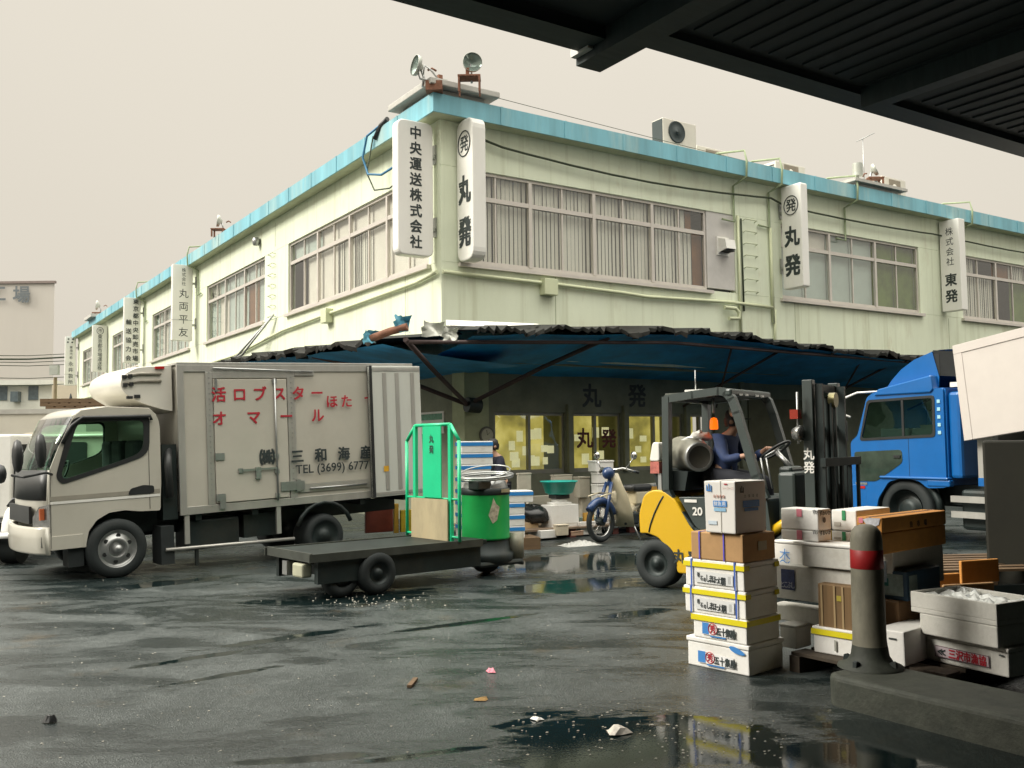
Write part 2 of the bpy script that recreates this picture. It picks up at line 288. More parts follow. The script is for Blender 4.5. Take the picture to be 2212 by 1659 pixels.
# ================================================================ the two-storey market building
GREEN = M('green_render', (.75, .805, .63), .8, var=.05, sc=1.5, bump=.06, dirt=.38, dc=(.56, .60, .40), dsc=.9, st=(1, 1, .35))
n = GREEN.node_tree.nodes; l = GREEN.node_tree.links.new; b = n['Principled BSDF']; src = b.inputs['Base Color'].links[0].from_socket
t = n.new('ShaderNodeTexCoord')
for sc_, lo, hi, amt, colr in (((5, 5, .16), .53, .72, .46, (.40, .41, .25)), ((1.1, 1.1, .5), .56, .74, .55, (.50, .47, .33)), ((14, 14, .5), .66, .74, .35, (.36, .28, .16)), ((3.1, 3.1, 1.2), .60, .72, .30, (.48, .40, .24))):
    m_ = n.new('ShaderNodeMapping'); m_.inputs['Scale'].default_value = sc_; l(t.outputs['Object'], m_.inputs[0]); a_ = n.new('ShaderNodeTexNoise'); a_.inputs['Scale'].default_value = 1; a_.inputs['Detail'].default_value = 7; a_.inputs['Roughness'].default_value = .65; l(m_.outputs[0], a_.inputs['Vector'])
    r_ = n.new('ShaderNodeMapRange'); r_.inputs[1].default_value = lo; r_.inputs[2].default_value = hi; r_.inputs[4].default_value = amt; l(a_.outputs[0], r_.inputs[0]); x_ = n.new('ShaderNodeMixRGB'); l(r_.outputs[0], x_.inputs[0]); l(src, x_.inputs[1]); x_.inputs[2].default_value = (*colr, 1); src = x_.outputs[0]
l(src, b.inputs['Base Color'])
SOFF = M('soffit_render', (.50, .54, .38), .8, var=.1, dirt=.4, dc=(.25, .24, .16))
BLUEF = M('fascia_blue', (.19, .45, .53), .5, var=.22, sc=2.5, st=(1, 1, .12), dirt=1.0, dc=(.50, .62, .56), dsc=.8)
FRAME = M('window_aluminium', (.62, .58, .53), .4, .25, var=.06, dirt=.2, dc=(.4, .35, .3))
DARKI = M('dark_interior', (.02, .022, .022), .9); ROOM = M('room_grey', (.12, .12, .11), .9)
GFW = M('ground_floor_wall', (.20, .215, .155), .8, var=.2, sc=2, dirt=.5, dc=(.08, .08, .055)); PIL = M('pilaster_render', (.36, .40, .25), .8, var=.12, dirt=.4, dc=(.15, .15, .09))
bl = thing('market_building', 'two-storey pale green market building with turquoise roof edge on a street corner', 'building', P0, YAW)
LX, LY = 30.0, 38.2; Z0, ZS, ZT, ZE = 3.05, 4.68, 6.36, 7.16
RW = [(.41, 6.34, 'R1'), (8.62, 13.72, 'R2'), (15.58, 20.68, 'R3'), (22.6, 27.7, 'R4')]
LW = [(.45, 7.5, 'L1'), (9.2, 14.5, 'L2'), (16.4, 21.6, 'L3'), (23.9, 29.05, 'L4'), (30.6, 36.6, 'L5')]
T = .18
def rfn(s, o, z): return (s, -o, z)                        # right wall: s along the wall, o outward
def lfn(s, o, z): return (-o, s, z)                        # left wall
def piers(wins, Lw):
    q = 0; r = []
    for a, b, *_ in wins: r.append((q, a)); q = b
    r.append((q, Lw)); return r
gap = .006
for fn, wins, Lw in ((rfn, [(.41, 7.16)]+RW[1:], LX), (lfn, LW, LY)):
    s0 = 0 if fn is rfn else T+.001
    m = MB().box(s0, Lw, -T, 0, Z0, ZS-gap, 0, fn).box(s0, Lw, -T, -.001, ZT+gap, ZE, 0, fn)
    m.box(s0, Lw, -T, -.012, ZS-gap, ZS, 0, fn).box(s0, Lw, -T, -.012, ZT, ZT+gap, 0, fn)
    for a, b in piers(wins, Lw): m.box(max(a, s0), b, -T, -.0005, ZS, ZT, 0, fn)
    m.build('wall', GREEN, bl)
m = MB()
for s in (2.4, 9.0, 14.9, 22.0): m.box(s, s+.012, 0, .0025, Z0+.3, ZS-.05, 0, rfn)
for s in (1.35, 8.4, 15.4, 22.7): m.box(s, s+.012, 0, .0025, Z0+.3, ZS-.05, 0, lfn).box(s, s+.012, 0, .0025, ZT+.1, ZE-.1, 0, lfn)
m.build('expansion_joint', M('joint_dark', (.30, .33, .20), .9), bl)
e_ = .27
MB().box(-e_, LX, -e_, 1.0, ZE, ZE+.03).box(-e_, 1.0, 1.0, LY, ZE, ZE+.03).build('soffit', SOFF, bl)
m = MB().box(-e_, LX, -e_-.03, -e_, ZE-.005, ZE+.32).box(-e_-.03, -e_, -e_-.03, LY, ZE-.005, ZE+.32)
for i in range(22):
    s = 1.05+i*1.4; m.box(s, s+.05, -e_-.042, -e_-.03, ZE-.006, ZE+.322); m.box(-e_-.042, -e_-.03, s, s+.05, ZE-.006, ZE+.322)
m.build('fascia', BLUEF, bl)
MB().box(-e_+.001, LX-.01, -e_+.001, 14, ZE+.031, ZE+.25).box(-e_+.002, 14, 14, LY-.01, ZE+.031, ZE+.25).build('roof', M('roof_grey', (.3, .3, .28), .9), bl)
# window builder: a frame with mullions, panes, sill and blinds behind the glass
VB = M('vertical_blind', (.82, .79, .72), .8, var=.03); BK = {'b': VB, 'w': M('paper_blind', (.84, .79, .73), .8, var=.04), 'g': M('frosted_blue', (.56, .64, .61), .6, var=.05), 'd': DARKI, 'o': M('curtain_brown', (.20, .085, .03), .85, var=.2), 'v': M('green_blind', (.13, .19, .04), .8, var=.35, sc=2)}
rb = random.Random(21)
def window(fn, a, b, n, codes, tcodes, label=None):
    d0, d1 = -.10, -.045                                   # frame depth range
    W = (b-a)/n; zt = 5.88
    f = MB()
    def bar(s0, s1, z0, z1, o1=d1): f.box(s0, s1, d0, o1, z0, z1, 0, fn)
    bar(a, b, ZT-.05, ZT); bar(a, b, ZS, ZS+.05); bar(a, a+.05, ZS+.05, ZT-.05); bar(b-.05, b, ZS+.05, ZT-.05)
    for i in range(n):
        if i: bar(a+i*W-.035, a+i*W+.035, ZS+.05, ZT-.05, d1+.012)
        x = a+i*W+W/2
        for z0, z1 in ((ZS+.05, zt-.04), (zt+.04, ZT-.05)): bar(x-.018, x+.018, z0, z1, d1-.015)
        l0 = a+i*W+(.035 if i else .05); l1 = a+(i+1)*W-(.035 if i < n-1 else .05)
        f.box(l0, l1, d0, d1+.006, zt-.04, zt+.04, 0, fn)
        for (p, q) in ((l0, x-.018), (x+.018, l1)):
            f.box(p, q, d0+.01, d1-.018, ZS+.05, ZS+.085, 0, fn)
    wf = f.build('window', FRAME, bl)
    if label: wf['label'] = label
    MB().box(a-.08, b+.08, -.04, .085, ZS-.075, ZS-.008, 0, fn).build('sill', FRAME, wf)
    MB().box(a+.04, b-.04, -.085, -.08, ZS+.04, ZT-.04, 0, fn).build('panes', GLASS, wf)
    groups = {}
    for i in range(n*2):
        s0 = a+i*W/2+.01; s1 = a+(i+1)*W/2-.01
        for c, z0, z1 in ((codes[i % len(codes)], ZS+.02, zt-.02), (tcodes[i % len(tcodes)], zt, ZT-.01)):
            if c == 'd': continue
            if c == 'p':
                groups.setdefault('o', MB()).box(s1-(s1-s0)*.38, s1, -.175, -.168, z0, z1, 0, fn); s1 -= (s1-s0)*.40; c = 'b'
            g = groups.setdefault(c, MB())
            if c == 'b':
                k = int((s1-s0)/.088)
                for j in range(k):
                    q = s0+j*(s1-s0)/k; a1 = rb.uniform(-.006, .004); a2 = rb.uniform(-.022, -.002); e2 = rb.choice((.002, .003, .004, .012)); g.add([(q+.003, -.17+a1, z0), (q+(s1-s0)/k-e2, -.17+a2, z0), (q+(s1-s0)/k-e2, -.17+a2, z1), (q+.003, -.17+a1, z1)], [(0, 1, 2, 3)], 0, False, fn)
            else: g.box(s0, s1, -.175, -.168, z0, z1, 0, fn)
    for c, g in groups.items(): g.build('blind', BK[c], wf)
    MB().box(a, b, -1.6, -1.55, ZS-.2, ZT+.2, 0, fn).box(a-.1, b+.1, -1.55, -.2, ZT+.01, ZT+.03, 0, fn).box(a-.1, b+.1, -1.55, -.2, ZS-.03, ZS-.01, 0, fn).build('room_lining', ROOM, wf)
    return wf
window(rfn, .41, 7.16-.84, 4, 'bbbbbbbb', 'bbbbbbbb', 'window with pale vertical blinds') if False else None
w1 = window(rfn, .41, 6.34, 4, 'bbbbbbbp', 'bbbbbbbp', 'window with pale vertical blinds and a brown strip at one end')
window(rfn, 8.62, 13.72, 3, 'ggggvv', 'wwggvv', 'window of pale frosted panes turning green'); window(rfn, 15.58, 20.68, 3, 'bbdvbb', 'bdobbd'); window(rfn, 22.6, 27.7, 3, 'bg', 'gd')
window(lfn, .45, 7.5, 4, 'wwwbbwwd', 'wwwwwwgg', 'window with pale blinds and one open dark sash'); window(lfn, 9.2, 14.5, 3, 'goggwg', 'bggggb'); window(lfn, 16.4, 21.6, 3, 'wgggwg', 'bg'); window(lfn, 23.9, 29.05, 3, 'dggwgg', 'dg'); window(lfn, 30.6, 36.6, 3, 'owggdg', 'gd')
# grey closing panel with a vent hood beside the blinds
pn = MB().box(6.345, 7.16, -.10, -.02, ZS+.06, ZT, 0, rfn).build('panel', M('panel_grey', (.56, .54, .51), .6, var=.1, sc=2, dirt=.3, dc=(.3, .28, .26)), bl)
vh = MB(); vh.box(6.62, 6.98, -.019, 0, 5.45, 5.85, 0, rfn)
vh.add([(6.66, 0, 5.50), (6.94, 0, 5.50), (6.94, .24, 5.56), (6.66, .24, 5.56), (6.66, 0, 5.82), (6.94, 0, 5.82), (6.94, .20, 5.76), (6.66, .20, 5.76)], [(4, 5, 6, 7), (7, 6, 2, 3), (0, 3, 7, 4), (1, 5, 6, 2)], 0, False, rfn)
vo = vh.build('vent_hood', WHITE, bl); MB().box(6.67, 6.93, .01, .21, 5.515, 5.53, 0, rfn).build('vent_opening', DARKI, vo)
for i in range(7):
    z = 4.72+i*.26
    MB().tube([rfn(7.42, .0, z), rfn(7.42, .07, z+.02), rfn(7.78, .07, z+.02), rfn(7.78, 0, z)], .010, 0, 6).build('rung', SOFF, bl)
    MB().tube([lfn(8.72, .0, z), lfn(8.72, .09, z+.02), lfn(8.38, .09, z+.02), lfn(8.38, 0, z)], .010, 0, 6).build('rung', SOFF, bl)
CON = M('conduit_paint', (.60, .64, .43), .6, var=.06); CABB = M('cable_dark', (.04, .055, .03), .7)
def conduit(fn, pts, r=.035, mat=CON, name='conduit'): return MB().tube([fn(*p) for p in pts], r, 0, 8).build(name, mat, bl)
conduit(rfn, [(0, .06, 4.48), (2.3, .06, 4.46), (2.45, .06, 4.46), (3.9, .06, 4.43), (4.6, .06, 4.40), (6.9, .06, 4.46), (8.2, .06, 4.44)])
conduit(lfn, [(.05, .06, 4.49), (.8, .06, 4.42), (4.2, .06, 4.36), (4.9, .06, 4.36), (7.7, .06, 4.30), (9.6, .06, 4.16), (11.5, .06, 4.02), (14, .06, 4.0), (37, .06, 3.98)])
for fn, s, z in ((rfn, 2.05, 4.4), (lfn, 4.75, 4.32)): MB().box(s, s+.3, 0, .17, z-.16, z+.14, 0, fn).build('junction_box', CON, bl, bevel=.01)
conduit(rfn, [(7.22, .04, 6.35), (7.24, .04, 3.4)], .028); conduit(rfn, [(7.32, .04, 6.3), (7.34, .04, 4.3)], .02, CABB); conduit(rfn, [(8.22, .05, 6.2), (8.24, .05, 4.1)], .035); conduit(rfn, [(8.3, .05, 4.4), (8.26, .05, 3.4)], .03)
conduit(rfn, [(6.7, .1, 4.33), (7.0, .12, 4.33), (7.1, .12, 4.25), (7.1, .12, 4.12), (6.8, .12, 4.10)], .04)
cab_pts = [(.7, .10, 6.92)]
for i in range(1, 60):
    s = .7+i*.5; cab_pts.append((s, .10+.01*(i % 2), 6.86 - .16*math.sin(math.pi*min(1, (s-.7)/7.6)) if s < 8.3 else 6.74-.05*math.sin(math.pi*((s-8.3) % 6.1)/6.1)))
conduit(rfn, cab_pts, .022, CABB, 'power_cable')
def roofpipe(fn, s, top=True):
    conduit(fn, [(s-.5, -.6, 7.55), (s-.15, -.35, 7.78), (s, .30, 7.70), (s, .36, 7.45), (s, .34, 7.12), (s-.05, .2, 7.05), (s-.1, .05, 6.98), (s-.1, .05, 6.2), (s-.45, .05, 6.22)], .024, M('pipe_green', (.28, .34, .2), .6), 'drain_pipe')
for s in (7.2, 8.3, 10.9, 15.6): roofpipe(rfn, s)
for s in (15.4, 22.7): roofpipe(lfn, s)
for s in (9.8,): MB().lathe([(0, 0), (.07, 0), (.10, .10), (.08, .2), (0, .22)], lfn(s-.2, .1, 6.7), (0, 0, 1)).build('wall_lamp', STEEL, bl)
for d in (0, .45): MB().tube([lfn(8.3, .08, 4.75), lfn(9.4+d, .5, 3.85), lfn(11.6+d, 1.0, 3.35)], .028, 0, 6).build('stay_rod', STEEL, bl)
# ground floor, set back under the upper storey
R_ = 1.1
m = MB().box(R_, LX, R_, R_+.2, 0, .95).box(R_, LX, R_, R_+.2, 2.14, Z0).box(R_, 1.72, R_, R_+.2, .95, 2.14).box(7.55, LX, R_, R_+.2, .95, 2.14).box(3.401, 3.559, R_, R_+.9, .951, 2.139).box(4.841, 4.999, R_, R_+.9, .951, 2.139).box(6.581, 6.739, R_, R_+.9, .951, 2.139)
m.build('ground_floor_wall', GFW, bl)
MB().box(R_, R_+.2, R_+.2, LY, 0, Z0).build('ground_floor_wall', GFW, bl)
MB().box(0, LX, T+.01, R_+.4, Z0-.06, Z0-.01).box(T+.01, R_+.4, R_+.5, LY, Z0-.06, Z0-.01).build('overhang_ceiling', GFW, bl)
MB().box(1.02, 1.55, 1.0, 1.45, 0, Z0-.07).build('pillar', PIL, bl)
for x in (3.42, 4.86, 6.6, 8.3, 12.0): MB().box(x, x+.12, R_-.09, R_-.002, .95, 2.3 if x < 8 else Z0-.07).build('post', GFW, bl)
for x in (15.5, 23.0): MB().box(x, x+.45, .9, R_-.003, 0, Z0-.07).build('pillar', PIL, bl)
# lit office windows
YL = bpy.data.materials.new('lit_room'); YL.use_nodes = True
n = YL.node_tree.nodes; l = YL.node_tree.links.new; b = n['Principled BSDF']; t = n.new('ShaderNodeTexCoord'); a = n.new('ShaderNodeTexNoise'); a.inputs['Scale'].default_value = 1.6; a.inputs['Detail'].default_value = 5; l(t.outputs['Object'], a.inputs['Vector'])
rp = n.new('ShaderNodeValToRGB'); rp.color_ramp.elements[0].position = .36; rp.color_ramp.elements[0].color = (.20, .17, .045, 1); rp.color_ramp.elements[1].position = .66; rp.color_ramp.elements[1].color = (.66, .56, .17, 1); q = rp.color_ramp.elements.new(.5); q.color = (.42, .35, .08, 1)
l(a.outputs[0], rp.inputs[0]); l(rp.outputs[0], b.inputs['Emission Color']); b.inputs['Emission Strength'].default_value = .62; b.inputs['Base Color'].default_value = (.2, .17, .04, 1)
PAP = M('paper_glow', (.70, .66, .36), .8, var=.1, em=.48)  # papers glow by themselves, standing in for room light on them
GFF = M('gf_window_frame', (.30, .30, .25), .5, .3, var=.15)
rr = random.Random(3)
for a_, b_ in ((1.74, 3.40), (3.56, 4.84), (5.0, 6.58), (6.74, 7.53)):
    f = MB(); d = R_+.06
    for x0, x1, z0, z1 in ((a_, b_, 2.08, 2.14), (a_, b_, .95, 1.03), (a_, a_+.05, 1.03, 2.08), (b_-.05, b_, 1.03, 2.08), ((a_+b_)/2-.03, (a_+b_)/2+.03, 1.03, 2.08)): f.box(x0, x1, d, d+.08, z0, z1)
    wf = f.build('office_window', GFF, bl); wf['label'] = 'lit yellow office window with papers'
    MB().box(a_+.03, b_-.03, d+.03, d+.036, 1.02, 2.09).build('panes', GLASS, wf)
    MB().box(a_-.07, b_+.07, d+.7, d+.72, .8, 2.3).build('lit_room', YL, wf)
    for i in range(12 if a_ < 3 else 6):
        x = rr.uniform(a_+.08, b_-.3); z = rr.uniform(1.06, 1.7); w_, h_ = rr.uniform(.11, .20), rr.uniform(.12, .22)
        if any(abs(x-p[0]) < .17 and abs(z-p[1]) < .22 for p in wf.get('_', []) or []): continue
        MB().box(x, x+w_, d+.05+i*.004, d+.052+i*.004, z, z+h_).build('paper_notice', PAP, wf)
k = MB(); letters(k, [('丸', rfn(4.07, -1.096, 2.49), .5, 1), ('発', rfn(5.28, -1.096, 2.51), .5, 1)], (1, 0, 0), (0, 0, 1), 0, .02); k.build('lettering', INK, bl)
k = MB(); letters(k, [('丸', rfn(3.87, -1.09, 1.63), .42, 1), ('発', rfn(4.52, -1.12, 1.62), .40, 1)], (1, 0, 0), (0, 0, 1), 0, .02); k.build('lettering', M('ink_maroon', (.10, .02, .015), .6), bl)
# white/glass goods doors further along stay dark: ceiling lining and inner boards
MB().box(8.6, 11.6, R_-.03, R_-.003, .3, 2.5).build('shutter', M('shutter_brown', (.10, .10, .055), .7, var=.2, sc=3), bl)
# ================================================================ ragged corrugated canopy round the corner
CANR = M('canopy_sheet', (.018, .019, .016), .8, var=.4, sc=5, dirt=.5, dc=(.06, .04, .028)); CANB = M('canopy_blue_lining', (.008, .23, .48), .6, var=.45, sc=1.2, dirt=.4, dc=(.01, .05, .06))
cn = thing('canopy', 'dark ragged corrugated canopy with blue lining under the pale green upper wall', 'canopy', P0, YAW)
def canopy(fn, zs, s1, out_):
    # zs: (s, z of the outer edge) along the wall; sheet rises to the wall, lining falls to the recessed ground floor
    def ze(s):
        for (a, za), (b, zb) in zip(zs, zs[1:]):
            if a <= s <= b: return za+(zb-za)*(s-a)/(b-a)
        return zs[-1][1]
    m = MB(); r2 = random.Random(5); n = int((s1-zs[0][0])/.085); vs = []; fs = []
    for i in range(n+1):
        s = zs[0][0]+i*.085; zz = ze(s)+(.022 if i % 2 else -.022)+.06*math.sin(i*.37)*math.sin(i*.113)+r2.choice((0, 0, 0, -.05)); rag = r2.uniform(-.10, .14)*r2.choice((.3, .6, 1.2))
        vs += [(s, .0, zz+.16), (s, out_+rag, zz), (s, out_+rag-.02, zz-.05-abs(rag)*.35)]
    for i in range(n): fs += [(i*3, i*3+3, i*3+4, i*3+1), (i*3+1, i*3+4, i*3+5, i*3+2)]
    m.add(vs, fs, 0, False, fn); m.build('roof_sheet', CANR, cn)
    g = MB(); vs = []; fs = []; n2 = int((s1-zs[0][0])/.5)
    for i in range(n2+1):
        s = zs[0][0]+(s1-zs[0][0])*i/n2
        for j in range(6):
            t = j/5; o_ = out_-.06+(-1.05-out_)*t; z_ = (ze(s)-.10)*(1-t)+2.86*t - .05*math.sin(math.pi*t)+r2.uniform(-.015, .015); vs.append((s, o_, z_))
    for i in range(n2):
        for j in range(5): fs.append((i*6+j, i*6+j+1, (i+1)*6+j+1, (i+1)*6+j))
    g.add(vs, fs, 0, True, fn); g.build('blue_lining', CANB, cn)
canopy(rfn, [(-.25, 3.33), (.84, 3.41), (2.79, 3.50), (4.8, 3.60), (6.95, 3.49), (10.4, 3.38), (14, 3.34), (24, 3.3)], 24, 1.5)
canopy(lfn, [(-.7, 3.20), (0, 3.21), (2.67, 3.32), (6.96, 3.50), (12, 3.45), (20, 3.4), (28, 3.35)], 27, 1.5)
k = MB().add([(-.50, 1.05, 3.42), (.2, 1.12, 3.43), (1.2, 1.2, 3.52), (1.2, 1.12, 3.54), (.1, 1.0, 3.53), (-.45, .95, 3.52)], [(0, 1, 2, 3, 4, 5)], 0, False, rfn); k.build('white_flashing', WHITE, cn)
RST = M('strut_rust', (.05, .032, .03), .8, var=.3)
hub = (1.02, .88, 2.26)
for q in ((-1.3, -1.2, 3.14), (2.6, -1.3, 3.36), (-1.3, 2.6, 3.2)): MB().tube([hub, ((hub[0]*.45+q[0]*.55), (hub[1]*.45+q[1]*.55), 2.72 if q[0] < 0 and q[1] < 0 else 2.9), q], .04, 0, 8).build('strut', RST, cn)
for s in (6.5, 10.5, 14.5): MB().tube([rfn(s, -1.0, 2.3), rfn(s+.5, 1.2, 3.3)], .026, 0, 6).build('strut', RST, cn); MB().tube([rfn(s+1.0, -1.0, 2.3), rfn(s-.8, 1.2, 3.3)], .022, 0, 6).build('strut', RST, cn)
MB().cyl((hub[0]-.02, hub[1], hub[2]), (hub[0]+.25, hub[1], hub[2]-.02), .14, 0, 14).build('strut_bracket', DARKM, cn)
MB().tube([(-1.25, -1.2, 3.1), (4, -1.32, 3.34), (12, -1.32, 3.25)], .035, 0, 6).build('edge_rail', RST, cn)
def rag(name, label, cat, c, w_, h_, mat, seed, curl=.2):
    r3 = random.Random(seed); m = MB(); nx, ny = 7, 6; vs = []
    for j in range(ny+1):
        for i in range(nx+1):
            u, v = i/nx-.5, j/ny-.5
            vs.append((u*w_*(1-.25*abs(v))+r3.uniform(-.02, .02), curl*math.sin(u*4+v*3)*.4+r3.uniform(-.03, .03)-curl*v*v, v*h_+r3.uniform(-.02, .02)))
    m.add(vs, [(j*(nx+1)+i, j*(nx+1)+i+1, (j+1)*(nx+1)+i+1, (j+1)*(nx+1)+i) for j in range(ny) for i in range(nx)], 0, True)
    return tag(m.build(name, mat, None, loc=c, rz=.5), label, cat)
TRP = M('tarp_blue', (.10, .34, .46), .5, var=.3, sc=3); POLY = M('polythene', (.55, .56, .50), .35, var=.2, sc=4)
rag('torn_tarp', 'larger torn blue tarp scrap bunched on the canopy corner', 'tarp', at(868, 700, 14.35), .30, .26, TRP, 1)
rag('torn_tarp', 'small pale blue tarp scrap hanging over the rusty canopy edge', 'tarp', at(799, 728, 14.35), .26, .20, TRP, 2)
rag('plastic_sheet', 'greyish plastic sheet crumpled at the broken canopy corner', 'plastic', at(935, 712, 14.1), .42, .22, POLY, 3); rag('plastic_sheet', 'clear plastic scrap dangling from the canopy corner under white flashing', 'plastic', at(972, 722, 14.0), .3, .2, POLY, 4)
tag(MB().tube([at(800, 732, 14.3), at(842, 716, 14.3), at(880, 706, 14.25)], .06, 0, 8).build('rusty_pipe', RUST), 'rusty brown rolled sheet lying along the canopy edge between the tarps', 'pipe')
# ================================================================ projecting signs
def sign(name_label, fn, s, side, o0, o1, z0, z1, th, rows, round_=.0, split=None, mat=SIGNW):
    # a box sign standing out from the wall; rows: (text, height fraction from top 0..1, em size, x stretch, x offset fraction, bold)
    t = thing('projecting_sign', name_label, 'sign', P0, YAW)
    A0, A1 = (o0, o1)
    pl = rpoly([(A0, z0), (A1, z0), (A1, z1), (A0, z1)], round_ or .02, 5)
    m = MB(); n = len(pl)
    vs = [fn(s, o, z) for o, z in pl]+[fn(s+th, o, z) for o, z in pl]
    m.add(vs, [list(range(n)), list(range(2*n-1, n-1, -1))]+[[i, n+i, n+(i+1) % n, (i+1) % n] for i in range(n)]); m.build('sign_box', mat, t, bevel=.025 if round_ else .008, seg=3)
    e = Vector(fn(1, 0, 0))-Vector(fn(0, 0, 0)); o_ = Vector(fn(0, 1, 0))-Vector(fn(0, 0, 0))
    # text on the face pointing towards -s; reading direction
    right = -o_ if fn is rfn and False else (o_ if (o_.cross(Vector((0, 0, 1)))).dot(-e) > 0 else -o_)
    k = MB(); it = []
    def pos(fx, fz):
        a = (A0+A1)/2; p = Vector(fn(s, a, z1-(z1-z0)*fz)); return p + right*(fx*(A1-A0))
    groups = {}
    for ch, fz, em, sx_, fx, bold in rows: groups.setdefault(bold, []).append((ch, pos(fx, fz), em, sx_))
    for bold, its in groups.items(): letters(k, its, right, (0, 0, 1), 0, bold, .003 if s < 20 else .02)
    k.build('lettering', INK, t)
    for zz in (z0+.5, z1-.55):
        MB().box(s+th*.3, s+th*.7, 0, A0+.01, zz-.03, zz+.03, 0, fn).box(s+th*.3, s+th*.7, 0, .03, zz-.12, zz+.22, 0, fn).build('bracket', STEEL, t)
    if split: MB().box(s-.004, s+th+.004, A0-.003, A1+.003, split-.006, split+.006, 0, fn).build('panel_joint', STEEL, t)
    return t
def col(txt, f0, f1, em, sx_=1, fx=0, bold=.012):
    n = len(txt); return [(c, f0+(f1-f0)*(i/(n-1) if n > 1 else 0), em, sx_, fx, bold) for i, c in enumerate(txt)]
def ringsign(fn, s, o, z, r, parent, right_o):
    e = [fn(s-.006, o+right_o*r*.98*math.cos(a)*.92, z+r*math.sin(a)) for a in [2*math.pi*k/28 for k in range(28)]]
    MB().tube(e, .011, 0, 6, closed=True).build('ring_mark', INK, parent)
t = sign('large white sign with eight black characters left of the building corner', lfn, .08, -1, .10, .78, 4.74, 7.07, .22, col('中央運送株式会社', .09, .90, .235, 1, .0, .022), .13)
t = sign('tall rounded white sign with ringed character right of the building corner', rfn, .30, -1, .03, .57, 4.66, 7.12, .27, [('発', .175, .30, .95, 0, .012), ('丸', .50, .50, .80, 0, .04), ('発', .80, .52, .80, 0, .04)], .20)
ringsign(rfn, .30, .30, 7.12-2.46*.175, .22, t, 1)
t = sign('rounded white sign with ringed character between the first and second right wall windows', rfn, 8.5, -1, .13, .68, 4.84, 7.12, .22, [('発', .20, .30, .95, 0, .012), ('丸', .50, .46, .9, 0, .03), ('発', .78, .48, .9, 0, .03)], .05)
ringsign(rfn, 8.5, .405, 7.12-2.28*.20, .21, t, 1)
sign('boxy white sign with six characters near the photo\'s right edge', rfn, 14.58, -1, .05, .58, 4.77, 7.10, .26, col('株式会社', .13, .46, .22, 1, 0, .008)+[('東', .66, .33, 1, 0, .022), ('発', .84, .34, 1, 0, .022)])
sign('white sign with four small and four brushed characters, on left wall past second window', lfn, 15.6, -1, .13, .73, 4.82, 7.17, .2, col('株式会社', .07, .25, .13, 1, .05, .002)+col('丸両平友', .38, .89, .30, 1, .05, .006), 0, 5.45)
sign('white sign with two columns of black characters on the left wall', lfn, 22.95, -1, .13, .71, 4.71, 7.15, .2, col('東京都中央卸売市場', .06, .93, .21, 1, .2, .012)+col('輸送協力会', .38, .93, .21, 1, -.22, .012))
t = sign('shorter white sign with small ringed mark on the far left wall', lfn, 30.1, -1, .02, .62, 4.88, 6.92, .2, [('市', .12, .19, 1, 0, .004)]+col('東京都市場運送株', .25, .92, .20, 1, 0, .004))
ringsign(lfn, 30.1, .32, 6.92-2.04*.12, .15, t, 1)
t = sign('farthest white sign with four small dark squares, at the building end', lfn, 37.85, -1, .14, .63, 4.74, 7.21, .2, col('東海汽船', .22, .43, .15, 1, .05, .002)+col('永井扱所', .56, .93, .24, 1, .05, .006), 0, 5.3)
for dx, dz in ((.25, 7.08), (.45, 7.08), (.28, 6.92), (.48, 6.92)): MB().box(37.842, 37.849, dx, dx+.07, dz-.035, dz+.035, 0, lfn).build('square_mark', INK, t)
# loose cable loops beside the corner sign
CBL = M('cable_blue', (.03, .16, .30), .5)
k = thing('hanging_cable', 'dark cable looping from the roof edge behind the large corner sign', 'cable', P0, YAW)
MB().tube([lfn(1.7, .30, 7.52), lfn(2.1, .42, 7.38), lfn(2.25, .44, 7.0), lfn(2.1, .40, 6.65), lfn(1.6, .36, 6.52), lfn(.5, .3, 6.6)], .022, 0, 8).build('cable', CBL, k)
MB().tube([lfn(2.0, .34, 7.36), lfn(2.2, .38, 6.7), lfn(1.9, .36, 6.3), lfn(1.3, .34, 6.2), lfn(.4, .3, 6.35)], .014, 0, 6).build('cable', CABB, k)
MB().tube([lfn(1.5, .28, 7.56), lfn(1.75, .30, 7.5), lfn(1.95, .33, 7.3)], .045, 0, 8).build('tape_wrap', BLACKP, k)
